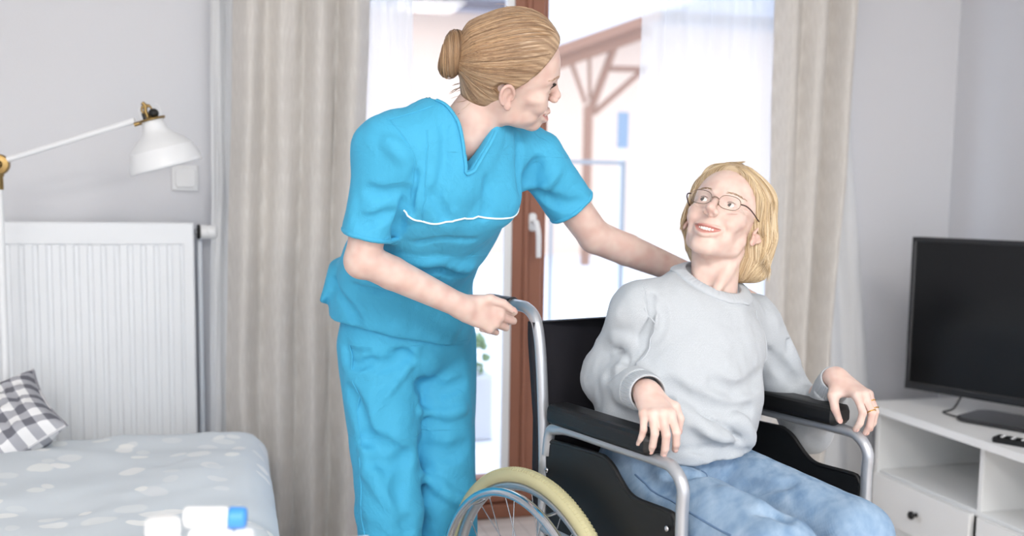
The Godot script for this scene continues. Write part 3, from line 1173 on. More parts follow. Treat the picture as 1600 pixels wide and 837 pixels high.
# Axes of the chair: x to the sitter's left, y up, z forwards; the origin is on the floor between the rear posts.
func wheelchair() -> void:
	var a := deg_to_rad(33.05) + YAW
	var at := Vector3(cos(YAW) * 0.2817 - sin(YAW) * 2.2543, 0, -sin(YAW) * 0.2817 - cos(YAW) * 2.2543)
	var t := thing("wheelchair", "silver framed wheelchair with black arm pads and cream tyres", "wheelchair", at, a)
	var W := 0.25
	var ZF := 0.428
	var AH := 0.697          # centre of the arm rail
	for s in [-1, 1]:
		var x: float = s * W
		# rear post that bends back into the push handle
		var fr := MB.new()
		fr.tube(spline([Vector3(x, 0.22, 0.0), Vector3(x, 0.45, 0.0), Vector3(x, 0.62, 0.0), Vector3(x, 0.78, -0.012), Vector3(x, 0.87, -0.025), Vector3(x, 0.912, -0.042), Vector3(x, 0.93, -0.072), Vector3(x, 0.933, -0.11), Vector3(x, 0.931, -0.215)], 6), 0.0125, 16)
		obj("rear_post", fr, M.silver_paint, t)
		var gp := MB.new()
		gp.xf = Transform3D(Basis(Vector3(1, 0, 0), -PI / 2), Vector3(x, 0.932, -0.125))
		gp.lathe([[0.0, 0.0], [0.016, 0.0], [0.0175, 0.004], [0.0165, 0.012], [0.0172, 0.03], [0.016, 0.05], [0.0172, 0.07], [0.017, 0.098], [0.013, 0.105], [0.0, 0.106]], 20)
		obj("push_grip", gp, M.black_plastic, t)
		# arm rail: from the post, along, then down in front
		var ar := MB.new()
		ar.tube(spline([Vector3(x, 0.63, 0.012), Vector3(x, 0.68, 0.022), Vector3(x, AH - 0.006, 0.05), Vector3(x, AH, 0.10), Vector3(x, AH, 0.25), Vector3(x, AH, ZF - 0.055), Vector3(x, AH - 0.008, ZF - 0.022), Vector3(x, AH - 0.035, ZF), Vector3(x, AH - 0.08, ZF), Vector3(x, 0.5, ZF), Vector3(x, 0.28, ZF)], 6), 0.0118, 14)
		obj("arm_rail", ar, M.silver_paint, t)
		var pad := MB.new()
		pad.box(Vector3(x, AH + 0.029, 0.202), Vector3(0.060, 0.042, 0.322), 0.010, 0.013, 3)
		obj("arm_pad", pad, M.black_vinyl, t)
		for e in [0.1, 0.32]:
			var pp := MB.new()
			pp.tube([Vector3(x, AH + 0.008, e), Vector3(x, AH + 0.016, e)], 0.012, 10)
			obj("pad_mount", pp, M.steel, t)
		# skirt guard: black panel whose upper edge steps down towards the front
		var sg := MB.new()
		var py := PackedVector2Array()
		for q in [Vector2(0.02, 0.40), Vector2(0.012, 0.63), Vector2(0.018, 0.652), Vector2(0.04, 0.662), Vector2(0.185, 0.668), Vector2(0.210, 0.666), Vector2(0.232, 0.656), Vector2(0.25, 0.640), Vector2(0.272, 0.622), Vector2(0.292, 0.612), Vector2(0.32, 0.609), Vector2(0.395, 0.610), Vector2(0.408, 0.604), Vector2(0.414, 0.592), Vector2(0.414, 0.40)]:
			py.append(q)
		sg.xf = Transform3D(Basis(Vector3(0, 0, 1), Vector3(0, 1, 0), Vector3(-1, 0, 0)), Vector3(x + 0.004, 0, 0))
		sg.slab(py, 0.008, 0.002)
		obj("skirt_guard", sg, M.guard_black, t)
		# raised welt along the guard's upper edge
		var wl := MB.new()
		var wp := []
		for k in range(1, py.size() - 1):
			wp.append(Vector3(x, py[k].y, py[k].x))
		wl.tube(spline(wp, 3), 0.0052, 8)
		obj("guard_edging", wl, M.black_plastic, t)
		for q in [Vector3(x + s * 0.009, 0.582, 0.399), Vector3(x + s * 0.009, 0.60, 0.024)]:
			var bo := MB.new()
			bo.ball(q, Vector3(0.0035, 0.0055, 0.0055), Basis(), 10)
			obj("guard_bolt", bo, M.screw, t)
		# lower frame
		var lf := MB.new()
		lf.tube([Vector3(x, 0.47, 0.0), Vector3(x, 0.47, 0.45)], 0.0118, 12)
		lf.tube([Vector3(x, 0.25, 0.0), Vector3(x, 0.25, 0.43)], 0.0118, 12)
		lf.tube(spline([Vector3(x, 0.47, 0.43), Vector3(x, 0.46, 0.5), Vector3(x - s * 0.01, 0.38, 0.54), Vector3(x - s * 0.02, 0.16, 0.6)], 6), 0.0115, 12)
		obj("side_frame", lf, M.silver_paint, t)
		wheel(t, s, x)
		# caster in front
		var cf := MB.new()
		cf.tube([Vector3(x, 0.27, ZF), Vector3(x, 0.19, ZF)], 0.014, 12)
		cf.box(Vector3(x, 0.185, ZF), Vector3(0.06, 0.014, 0.06), 0.003)
		for e in [-0.026, 0.026]:
			cf.box(Vector3(x + e, 0.13, ZF - 0.025), Vector3(0.006, 0.11, 0.03), 0.002)
		var cfo := obj("caster_fork", cf, M.steel, t)
		var cw := MB.new()
		cw.xf = Transform3D(Basis(Vector3(0, 0, 1), PI / 2), Vector3(x + 0.016, 0.1, ZF - 0.03))
		cw.lathe([[0.0, 0.0], [0.09, 0.0], [0.098, 0.006], [0.1, 0.016], [0.098, 0.026], [0.09, 0.032], [0.0, 0.032]], 28)
		obj("caster_wheel", cw, M.black_plastic, cfo)
		# footrest
		var ft := MB.new()
		ft.box(Vector3(x * 0.5, 0.15, 0.66), Vector3(0.17, 0.014, 0.15), 0.004, 0.02)
		obj("footplate", ft, M.black_plastic, t)
		var hb := MB.new()
		hb.tube([Vector3(x - s * 0.02, 0.16, 0.6), Vector3(x * 0.55, 0.14, 0.63)], 0.01, 10)
		obj("footplate_hinge", hb, M.steel, t)
	# cross bars, seat, back
	var xb := MB.new()
	xb.tube([Vector3(-W, 0.25, 0.2), Vector3(W, 0.46, 0.2)], 0.011, 10)
	xb.tube([Vector3(W, 0.25, 0.225), Vector3(-W, 0.46, 0.225)], 0.011, 10)
	obj("cross_brace", xb, M.silver_paint, t)
	var rows := []
	for side in 2:
		for r in 2:
			pass
	var se := MB.new()
	se.box(Vector3(0, 0.468, 0.225), Vector3(W * 2 - 0.03, 0.016, 0.42), 0.005)
	obj("seat", se, M.black_nylon, t)
	var bk := MB.new()
	var front := []
	for r in 17:
		var row := PackedVector3Array()
		var back := PackedVector3Array()
		var y := lerpf(0.5, 0.905, r / 16.0)
		for k in 25:
			var u := lerpf(-1, 1, k / 24.0)
			var sag := 0.045 * (1.0 - u * u)
			var lean := -0.025 * clampf((y - 0.7) / 0.17, 0.0, 1.0)
			var top := -0.008 * (1.0 - u * u) if r == 16 else 0.0
			row.append(Vector3(u * (W + 0.012), y + top, lean - sag - 0.002))
			back.append(Vector3(u * (W + 0.012), y + top, lean - sag - 0.026 - 0.004 * (1 - u * u)))
		back.reverse()
		row.append_array(back)
		front.append(row)
	bk.grid(front, true, false, true)
	bk.fan(front[16], Vector3(0, 1, 0))
	bk.fan(front[0], Vector3(0, -1, 0))
	obj("backrest", bk, M.black_nylon, t)


func wheel(t: Node3D, s: int, x: float) -> void:
	var ax := Vector3(0, 0.303, 0.040)
	var w := Node3D.new()
	w.name = "rear_wheel" if s < 0 else "rear_wheel_001"
	w.position = ax + Vector3(x + s * 0.060, 0, 0)
	w.rotation.y = -s * deg_to_rad(2.5)
	t.add_child(w)
	var ty := MB.new()
	ty.tube(ring_path(0.290, 0.0, 96), 0.0165, 16, true, false, 1.0)
	obj("tyre", ty, M.tyre_rubber, w)
	# tread ribs across the tyre
	var tr := MB.new()
	for k in 220:
		var q := TAU * k / 220.0
		var ds := Vector3(0, cos(q), sin(q))
		for e in [-1.0, 1.0]:
			tr.xf = Transform3D(Basis(Vector3(1, 0, 0), ds, Vector3(1, 0, 0).cross(ds)), ds * 0.3035 + Vector3(e * 0.0075, 0, 0))
			tr.xf.basis = tr.xf.basis * Basis(Vector3(0, 0, 1), -e * 0.5)
			tr.box(Vector3.ZERO, Vector3(0.008, 0.0035, 0.0042), 0.0)
	obj("tread", tr, M.tyre_rubber, w).set_meta("kind", "stuff")
	var rm := MB.new()
	var rows := []
	for q in [[0.278, -0.012], [0.270, -0.0125], [0.262, -0.008], [0.2585, 0.0], [0.262, 0.008], [0.270, 0.0125], [0.278, 0.012]]:
		var row := PackedVector3Array()
		for k in 96:
			var an := TAU * k / 96.0
			row.append(Vector3(q[1], cos(an) * q[0], sin(an) * q[0]))
		rows.append(row)
	rm.grid(rows, true, true)
	obj("rim", rm, M.aluminium, w)
	var hr := MB.new()
	hr.tube(ring_path(0.262, s * 0.045, 96), 0.0095, 14, true, false)
	obj("hand_rim", hr, M.chrome, w)
	for k in 6:
		var q := TAU * (k + 0.35) / 6.0
		var ds := Vector3(0, cos(q), sin(q))
		var br := MB.new()
		br.tube([ds * 0.262 + Vector3(s * 0.004, 0, 0), ds * 0.258 + Vector3(s * 0.022, 0, 0), ds * 0.259 + Vector3(s * 0.042, 0, 0)], 0.0055, 8, false, true, 0.6)
		obj("rim_bracket", br, M.steel, w)
	var hub := MB.new()
	hub.xf = Transform3D(Basis(Vector3(0, 0, 1), PI / 2), Vector3(0.035, 0, 0))
	hub.lathe([[0.0, -0.012], [0.012, -0.012], [0.012, 0.0], [0.03, 0.0], [0.03, 0.006], [0.016, 0.01], [0.016, 0.06], [0.03, 0.064], [0.03, 0.07], [0.012, 0.07], [0.012, 0.082], [0.0, 0.082]], 24)
	obj("hub", hub, M.chrome, w)
	for k in 32:
		var q := TAU * k / 32.0
		var hubside := 0.03 if k % 2 == 0 else -0.03
		var lean := 0.9 if (k / 2) % 2 == 0 else -0.9
		var sp := MB.new()
		sp.tube([Vector3(hubside, cos(q + lean) * 0.027, sin(q + lean) * 0.027), Vector3(hubside * 0.1, cos(q) * 0.262, sin(q) * 0.262)], 0.0013, 6)
		obj("spoke", sp, M.steel, w)


func television_corner() -> void:
	# media unit along the right wall, seen from its front
	var u := thing("media_unit", "white lacquered low media unit with open cubbies and drawers under the television", "media unit", Vector3(2.23, 0, -3.13))
	var L := 1.6            # along z, towards the viewer
	var D := 0.50           # towards the right wall
	var top := 0.452
	var wm: Material = M.white_lacquer
	obj("worktop", boxes([[Vector3(D / 2 - 0.015, top - 0.0125, L / 2 - 0.005), Vector3(D + 0.05, 0.025, L + 0.05)]], 0.004), wm, u)
	obj("side_panel", boxes([[Vector3(D / 2, (top - 0.025) / 2, 0.011), Vector3(D, top - 0.025, 0.022)]], 0.002), wm, u)
	obj("side_panel", boxes([[Vector3(D / 2, (top - 0.025) / 2, L - 0.011), Vector3(D, top - 0.025, 0.022)]], 0.002), wm, u)
	obj("back_panel", boxes([[Vector3(D - 0.006, 0.22, L / 2), Vector3(0.01, 0.4, L - 0.046)]], 0.001), wm, u)
	obj("shelf", boxes([[Vector3(D / 2, 0.205, L / 2), Vector3(D - 0.014, 0.018, L - 0.046)]], 0.002), wm, u)
	obj("plinth", boxes([[Vector3(D / 2 + 0.0, 0.022, L / 2), Vector3(D + 0.02, 0.044, L + 0.02)]], 0.003), wm, u)
	for k in 3:
		var z := 0.53 * (k + 1)
		if k < 2:
			obj("divider", boxes([[Vector3(D / 2, 0.32, z), Vector3(D - 0.014, 0.212, 0.02)]], 0.002), wm, u)
			obj("divider", boxes([[Vector3(D / 2, 0.12, z), Vector3(D - 0.014, 0.15, 0.02)]], 0.002), wm, u)
		var dz := 0.53 * k + 0.275
		var dr := obj("drawer", boxes([[Vector3(-0.012, 0.126, dz), Vector3(0.02, 0.158, 0.50)]], 0.003), wm, u)
		var kn := MB.new()
		kn.xf = Transform3D(Basis(Vector3(0, 0, 1), PI / 2), Vector3(-0.022, 0.125, dz))
		kn.lathe([[0.0, 0.0], [0.008, 0.0], [0.005, 0.006], [0.005, 0.012], [0.0135, 0.017], [0.0145, 0.022], [0.011, 0.027], [0.0, 0.029]], 20)
		obj("knob", kn, M.black_plastic, dr)
	# television, turned towards the room
	var dirz := Vector3(0.424, 0, 0.906).normalized()
	var tw := 0.92
	var tvh := 0.535
	var ce := Vector3(2.30, 0, -3.075) + dirz * (tw / 2)
	var tv := thing("television", "black flat television switched off on the white media unit", "television", Vector3(ce.x, top, ce.z), atan2(dirz.x, dirz.z) - PI / 2)
	# local: x along the screen towards the viewer's right, z is the screen's normal
	var cb := MB.new()
	cb.box(Vector3(0, 0.06 + tvh / 2, -0.022), Vector3(tw, tvh, 0.035), 0.006, 0.008, 3)
	obj("casing", cb, M.black_plastic, tv)
	var bz := MB.new()
	bz.box(Vector3(0, 0.06 + tvh - 0.008, -0.002), Vector3(tw, 0.016, 0.012), 0.003)
	bz.box(Vector3(0, 0.06 + 0.014, 0.0), Vector3(tw, 0.028, 0.016), 0.005)
	for e in [-1, 1]:
		bz.box(Vector3(e * (tw / 2 - 0.008), 0.06 + tvh / 2, -0.002), Vector3(0.016, tvh, 0.012), 0.003)
	var gloss := mat("gloss_black", rgb(20, 22, 26), 0.15)
	gloss.clearcoat_enabled = true
	gloss.clearcoat = 0.6
	obj("bezel", bz, gloss, tv)
	var scm := mat("screen_glass", rgb(7, 8, 10), 0.12)
	obj("screen", boxes([[Vector3(0, 0.068 + tvh / 2, -0.004), Vector3(tw - 0.03, tvh - 0.036, 0.006)]], 0.0), scm, tv)
	var ft := MB.new()
	ft.tube([Vector3(0, 0.012, -0.03), Vector3(0, 0.1, -0.03)], 0.03, 12, false, true, 0.5)
	obj("neck", ft, M.black_plastic, tv)
	var bs := MB.new()
	bs.xf = Transform3D(Basis(Vector3(1, 0, 0), -PI / 2), Vector3(0, 0.0, 0.01))
	bs.box(Vector3(0, 0, 0.007), Vector3(0.46, 0.22, 0.014), 0.004, 0.05, 6)
	obj("base", bs, gloss, tv)
	var cbm := MB.new()
	cbm.tube(spline([Vector3(-0.28, 0.05, -0.05), Vector3(-0.29, 0.012, -0.02), Vector3(-0.30, 0.004, 0.03), Vector3(-0.22, 0.004, 0.06), Vector3(-0.16, 0.004, 0.0), Vector3(-0.14, 0.004, -0.08)], 6), 0.0032, 8)
	obj("cable", cbm, M.black_plastic, tv)
	var rc := thing("remote_control", "small black remote control lying in front of the television base", "remote control", Vector3(2.262, top, -2.475), 0.5)
	obj("body", boxes([[Vector3(0, 0.009, 0), Vector3(0.045, 0.018, 0.15)]], 0.005), M.black_plastic, rc)
	for k in 6:
		var bm := MB.new()
		bm.ball(Vector3(-0.009 + 0.018 * (k % 2), 0.0185, -0.05 + 0.03 * (k / 2)), Vector3(0.005, 0.0022, 0.005), Basis(), 10)
		obj("button", bm, M.white_plastic, rc)


func small_things() -> void:
	# floor lamp at the left edge
	var l := thing("floor_lamp", "white floor lamp with brass joints and a bell shade over the radiator", "floor lamp", Vector3(-0.62, 0, -3.17))
	var bs := MB.new()
	bs.lathe([[0.0, 0.0], [0.12, 0.0], [0.122, 0.006], [0.12, 0.018], [0.02, 0.026], [0.0, 0.026]], 40)
	obj("base", bs, M.white_paint, l)
	var pm := MB.new()
	pm.tube([Vector3(0, 0.02, 0), Vector3(0, 1.17, 0)], 0.0105, 14)
	obj("pole", pm, M.white_paint, l)
	var jm := MB.new()
	jm.lathe([[0.0, 1.165], [0.0125, 1.165], [0.0125, 1.2], [0.0125, 1.2], [0.015, 1.204], [0.015, 1.212], [0.0, 1.214]], 24)
	jm.xf = Transform3D(Basis(Vector3(1, 0, 0), PI / 2), Vector3(0.002, 1.235, -0.012))
	jm.lathe([[0.0, 0.0], [0.026, 0.0], [0.029, 0.004], [0.029, 0.024], [0.026, 0.028], [0.0, 0.028]], 32)
	var jo := obj("joint", jm, M.brass, l)
	var wm := MB.new()
	wm.xf = Transform3D(Basis(Vector3(1, 0, 0), PI / 2), Vector3(0.002, 1.235, 0.016))
	wm.lathe([[0.0, 0.0], [0.012, 0.0], [0.013, 0.004], [0.008, 0.008], [0.008, 0.014], [0.0, 0.015]], 20)
	obj("wing_screw", wm, M.brass, jo)
	var tip := Vector3(0.372, 1.362, 0.10)
	var j0 := Vector3(0.0, 1.24, 0.0)
	var am := MB.new()
	am.tube([j0.lerp(tip, 0.06), tip], 0.0085, 12)
	obj("arm", am, M.white_paint, l)
	# the head: its axis leans, the open rim faces down to the right
	var axis := Vector3(-0.27, 0.96, 0.02).normalized()     # from the rim to the cap
	var hx := Vector3(0, 0, 1).cross(axis)
	var hb := Basis(axis.cross(Vector3(0, 0, 1)).normalized(), axis, Vector3(0, 0, 1))
	hb = Basis(hb.x, axis, hb.x.cross(axis)).orthonormalized()
	var head := Transform3D(hb, Vector3(0.452, 1.245, 0.115))
	var sm := MB.new()
	sm.xf = head
	var outer := [[0.1, -0.012], [0.1005, -0.006], [0.100, 0.0], [0.097, 0.014], [0.09, 0.034], [0.088, 0.040], [0.088, 0.040], [0.078, 0.052], [0.062, 0.067], [0.05, 0.077], [0.040, 0.087], [0.034, 0.099], [0.031, 0.112], [0.029, 0.122], [0.029, 0.122], [0.0, 0.124]]
	var prof := []
	for q in [[0.0, 0.118], [0.026, 0.117], [0.028, 0.1], [0.036, 0.084], [0.058, 0.064], [0.084, 0.037], [0.094, 0.012], [0.097, -0.012]]:
		prof.append(q)
	prof.append_array(outer)
	sm.lathe(prof, 56)
	var enamel := mat("lamp_enamel", rgb(238, 240, 242), 0.3)
	obj("shade", sm, enamel, l)
	var cm := MB.new()
	cm.xf = head
	cm.lathe([[0.0, 0.122], [0.036, 0.122], [0.037, 0.125], [0.036, 0.128], [0.01, 0.129], [0.01, 0.135], [0.0, 0.135]], 32)
	cm.tube([Vector3(-0.05, 0.122, 0.0), Vector3(0.0, 0.126, 0.0)], 0.006, 10)
	cm.tube(spline([Vector3(-0.008, 0.128, 0), Vector3(-0.010, 0.15, 0), Vector3(-0.006, 0.165, 0), Vector3(-0.012, 0.175, 0)], 4), 0.0055, 10)
	cm.tube([Vector3(-0.018, 0.163, 0), Vector3(0.006, 0.163, 0)], 0.004, 8)
	cm.tube(ring_shift(0.013, Vector3(-0.006, 0.154, 0)), 0.003, 8, true)
	obj("cap", cm, M.brass, l)
	var sk := MB.new()
	sk.xf = head
	sk.ball(Vector3(0.009, 0.14, 0), Vector3(0.014, 0.014, 0.014), Basis(), 20)
	sk.tube([Vector3(-0.018, 0.128, 0.01), Vector3(-0.018, 0.146, 0.01)], 0.004, 8)
	obj("socket", sk, M.black_plastic, l)
	var wr := MB.new()
	wr.xf = head
	for q in [[-0.026, -0.004], [0.028, 0.004]]:
		wr.tube(spline([Vector3(q[0], 0.127, 0), Vector3(q[0] * 1.05, 0.155, 0), Vector3(q[0] * 0.6 + q[1], 0.166, 0)], 5), 0.001, 6)
	obj("cord", wr, M.white_plastic, l)
	var bu := MB.new()
	bu.xf = head
	bu.ball(Vector3(0, 0.045, 0), Vector3(0.026, 0.034, 0.026), Basis(), 20)
	obj("bulb", bu, M.white_plastic, l)

	# light switch
	var s := thing("light_switch", "white square wall switch to the right of the lamp shade", "light switch", Vector3(-0.134, 1.21, -3.5))
	obj("frame", boxes([[Vector3(0, 0, 0.005), Vector3(0.082, 0.082, 0.010)]], 0.003), M.white_plastic, s)
	var rk := MB.new()
	rk.box(Vector3(0.002, 0.001, 0.0125), Vector3(0.064, 0.064, 0.009), 0.0025, 0.012, 4)
	obj("rocker", rk, M.white_plastic, s)

	# small table close to the viewer with pill bottles
	var tb := thing("side_table", "small white table in front of the bed holding pill bottles", "table", Vector3(-0.05, 0, -1.20))
	obj("table_top", boxes([[Vector3(0, 0.687, 0), Vector3(0.46, 0.026, 0.36)]], 0.005), M.white_lacquer, tb)
	for sx in [-1, 1]:
		for sz in [-1, 1]:
			obj("leg", boxes([[Vector3(sx * 0.2, 0.337, sz * 0.15), Vector3(0.035, 0.674, 0.035)]], 0.003), M.white_lacquer, tb)
	var mw := mat("bottle_white", rgb(244, 245, 246), 0.35)
	var mb_ := mat("cap_blue", rgb(70, 150, 232), 0.4)
	pill_bottle("white plastic pill bottle with a blue cap lying on top of the others", Vector3(-0.058, 0.7605, -1.318), true, mb_, mw, 0.0138, 0.076)
	pill_bottle("white capped white pill bottle standing left of the blue capped one", Vector3(-0.083, 0.70, -1.290), false, mw, mw, 0.0215, 0.070)
	pill_bottle("white capped white pill bottle lying beneath the blue capped one", Vector3(-0.052, 0.7235, -1.318), true, mw, mw, 0.0233, 0.078)


func ring_shift(r: float, at: Vector3) -> Array:
	var out := []
	for k in 24:
		var a := TAU * k / 24
		out.append(at + Vector3(cos(a) * r, sin(a) * r, 0))
	return out


func pill_bottle(label: String, at: Vector3, lying: bool, cap: Material, body: Material, rad: float, tall: float) -> void:
	var t := thing("pill_bottle", label, "bottle", at, 0.0, "pill bottles on the near table")
	var xf := Transform3D()
	if lying:
		xf = Transform3D(Basis(Vector3(0, 1, 0), YAW * 0.8) * Basis(Vector3(0, 0, 1), -PI / 2), Vector3.ZERO)
	var mb := MB.new()
	mb.xf = xf
	mb.lathe([[0.0, 0.0], [rad * 0.9, 0.0], [rad, 0.003], [rad, tall * 0.62], [rad * 0.93, tall * 0.70], [rad * 0.78, tall * 0.72], [rad * 0.78, tall * 0.76], [0.0, tall * 0.76]], 32)
	obj("bottle", mb, body, t)
	var cb := MB.new()
	cb.xf = xf
	cb.lathe([[0.0, tall * 0.735], [rad * 0.97, tall * 0.735], [rad * 0.99, tall * 0.76], [rad * 0.95, tall * 0.96], [rad * 0.84, tall], [0.0, tall * 1.01]], 32)
	obj("cap", cb, cap, t)


# ---------------------------------------------------------------- people
# Body axes: x to the viewer's right, y up, z towards the viewer; the node stands between the feet.
var foot := Vector2.ZERO


func v(x: float, y: float, d: float) -> Vector3:
	return Vector3(x - foot.x, y, foot.y - d)


# a point given in the wheelchair's own axes
func ch(x: float, y: float, z: float) -> Vector3:
	var a := deg_to_rad(33.05)
	return v(0.2817 + sin(a) * z + cos(a) * x, y, 2.2543 - cos(a) * z + sin(a) * x)


func frame(fwd: Vector3, up: Vector3, at: Vector3) -> Transform3D:     # x = left, y = up, z = forward
	var f := fwd.normalized()
	var u := (up - f * f.dot(up)).normalized()
	return Transform3D(Basis(u.cross(f), u, f), at)


func person(label: String, at: Vector2) -> Node3D:
	foot = at
	var t := thing("person", label, "person", Vector3(cos(YAW) * at.x - sin(YAW) * at.y, 0, -sin(YAW) * at.x - cos(YAW) * at.y), YAW)
	return t


# Head in its own axes: origin midway between the ears, z forwards, y to the crown, x to its left.
func head_shape(f: Field, old: float) -> void:
	f.ell(Vector3(0, 0.042, -0.008), Vector3(0.0745, 0.086, 0.098), 0.01)
	f.ell(Vector3(0, 0.038, 0.028), Vector3(0.062, 0.072, 0.064), 0.02)
	f.ell(Vector3(0, -0.022, 0.030), Vector3(0.056, 0.068, 0.056), 0.02)
	f.ell(Vector3(0, -0.048, 0.070), Vector3(0.030, 0.028, 0.026), 0.016)
	var cy := -0.083 + 0.008 * (1.0 - old)
	f.ell(Vector3(0, cy, 0.074), Vector3(0.019, 0.015, 0.016), 0.016)
	for s: float in [-1.0, 1.0]:
		f.cone(Vector3(s * 0.043, -0.054, 0.010), Vector3(s * 0.013, cy, 0.070), 0.015, 0.013, 0.018)
		f.cone(Vector3(s * 0.050, -0.03, 0.0), Vector3(s * 0.043, -0.054, 0.010), 0.016, 0.015, 0.018)
		f.ell(Vector3(s * 0.047, -0.004, 0.054), Vector3(0.018, 0.014, 0.022), 0.016)
		f.ell(Vector3(s * 0.039, -0.022, 0.067), Vector3(0.019, 0.018, 0.018), 0.014)
		f.ell(Vector3(s * 0.037, -0.050, 0.052), Vector3(0.013, 0.015, 0.020), 0.014)
		f.cone(Vector3(s * 0.010, 0.036, 0.088), Vector3(s * 0.046, 0.036, 0.068), 0.0072, 0.006, 0.012)
		f.ell(Vector3(s * 0.032, 0.018, 0.094), Vector3(0.018, 0.010, 0.013 + 0.003 * old), 0.012, Basis(), true)
		f.ell(Vector3(s * 0.031, 0.0185, 0.0705), Vector3(0.0165, 0.0125, 0.0138), 0.006)
		f.ell(Vector3(s * 0.0315, 0.0176, 0.0865), Vector3(0.0122, 0.0043 - 0.0006 * old, 0.0085), 0.0016, Basis(), true)
	# nose
	var ns := 0.007 * old - 0.004
	f.cone(Vector3(0, 0.026, 0.087), Vector3(0, -0.004, 0.106 + ns), 0.0070, 0.0082, 0.010)
	f.ell(Vector3(0, -0.0095, 0.110 + ns), Vector3(0.0095, 0.0082, 0.0095), 0.008)
	f.ell(Vector3(0, -0.018, 0.100), Vector3(0.009, 0.006, 0.010), 0.006)
	for s: float in [-1.0, 1.0]:
		f.ell(Vector3(s * 0.0122, -0.0140, 0.1005), Vector3(0.0065, 0.0072, 0.0095), 0.005)
		f.ell(Vector3(s * 0.0062, -0.0215, 0.106), Vector3(0.0036, 0.0040, 0.0052), 0.003, Basis(), true)
		# fold from the nostril past the mouth's corner
		f.line([Vector3(s * 0.0185, -0.014, 0.093), Vector3(s * 0.029, -0.028, 0.091), Vector3(s * 0.0375, -0.042, 0.081), Vector3(s * 0.0385, -0.054, 0.075)], 0.0010 + 0.0008 * old, 0.007 + 0.003 * old, true)
	# smiling mouth: lips round a slit
	var up := []
	var low := []
	var slit := []
	for k in 9:
		var q := lerpf(-1, 1, k / 8.0)
		var z := 0.1000 - 0.0205 * q * q
		up.append(Vector3(q * 0.0305, -0.0455 + 0.0045 * q * q - 0.0010 * (1.0 - absf(q)), z))
		low.append(Vector3(q * 0.0270, -0.0640 + 0.0170 * q * q, z - 0.0020))
		slit.append(Vector3(q * 0.0300, -0.0540 + 0.0115 * q * q, z + 0.002))
	f.line(up, 0.0029, 0.006)
	f.line(low, 0.0038, 0.008)
	var op := []
	for k in slit.size():
		op.append(0.0045 * (1.0 - pow(absf(k / 4.0 - 1.0), 2.0)) + 0.0012)
	for k in slit.size() - 1:
		f.cone(slit[k], slit[k + 1], op[k], op[k + 1], 0.0018, true)
	for s: float in [-1.0, 1.0]:
		ear_shape(f, s, 0.84 + 0.08 * old)


func ear_shape(f: Field, s: float, sc: float) -> void:
	var e := Transform3D(Basis(Vector3(0, 1, 0), s * -0.42) * Basis(Vector3(1, 0, 0), -0.18), Vector3(s * 0.0745, 0.0, -0.002))
	e.basis = e.basis.scaled_local(Vector3.ONE * sc)
	var eb := e.basis.orthonormalized()
	f.ell(e * Vector3(s * 0.004, 0.002, -0.010), Vector3(0.0048, 0.029, 0.0165) * sc, 0.006, eb)
	var rim := []
	for k in 15:
		var a := deg_to_rad(-60.0 + 250.0 * k / 14.0)
		rim.append(e * Vector3(s * (0.0085 - 0.002 * cos(a)), 0.007 + 0.0255 * sin(a), -0.011 - 0.0165 * cos(a)))
	f.line(rim, 0.0034 * sc, 0.003)
	f.ell(e * Vector3(s * 0.0065, -0.026, -0.004), Vector3(0.0046, 0.010, 0.0085) * sc, 0.005, eb)
	f.ell(e * Vector3(s * 0.0105, 0.000, -0.004), Vector3(0.006, 0.0115, 0.0075) * sc, 0.004, eb, true)
	f.ell(e * Vector3(s * 0.0105, 0.016, -0.013), Vector3(0.0035, 0.0085, 0.0075) * sc, 0.003, eb, true)
	f.ell(e * Vector3(s * 0.007, -0.004, 0.005), Vector3(0.004, 0.006, 0.004) * sc, 0.004, eb)


func eyes(t: Node3D, hx: Transform3D, look: Vector3, iris: Color) -> void:
	for s: float in [-1.0, 1.0]:
		var c := hx * Vector3(s * 0.031, 0.0182, 0.0705)
		var d := look.normalized()
		var side := d.cross(Vector3.UP).normalized()
		var up := side.cross(d)
		var mb := MB.new()
		mb.colored = true
		var rows := []
		var cols := [[0.0, Color(0.01, 0.01, 0.01)], [0.2, Color(0.01, 0.01, 0.01)], [0.23, iris], [0.48, iris * 0.7], [0.53, iris * 0.3], [0.57, lin(232, 226, 222)], [0.9, lin(232, 222, 218)], [2.2, lin(225, 205, 200)], [PI - 0.01, lin(225, 205, 200)]]
		for q in cols.size():
			var a: float = cols[q][0]
			var row := PackedVector3Array()
			for k in 28:
				var b := TAU * k / 28
				row.append(c + (d * cos(a) + (side * cos(b) + up * sin(b)) * sin(a)) * 0.0124)
			rows.append(row)
		mb.grid(rows, true, false)
		for q in cols.size():
			for k in 28:
				mb.c[q * 28 + k] = cols[q][1]
		# outward normals
		for k in mb.v.size():
			mb.n[k] = (mb.v[k] - c).normalized()
		obj("eye", mb, M.eye_wet, t)


# strip of teeth behind the lips
func teeth(t: Node3D, hx: Transform3D) -> void:
	for k in 10:
		var q := (k - 4.5) / 4.5
		var z := 0.0962 - 0.0185 * q * q
		var mb := MB.new()
		mb.xf = hx * Transform3D(Basis(Vector3(0, 1, 0), q * 0.8), Vector3(q * 0.0250, -0.0510 + 0.0095 * q * q, z))
		mb.box(Vector3.ZERO, Vector3(0.0056, 0.0092 - 0.0025 * absf(q), 0.004), 0.0009, 0.0012, 2)
		obj("tooth", mb, M.tooth, t)


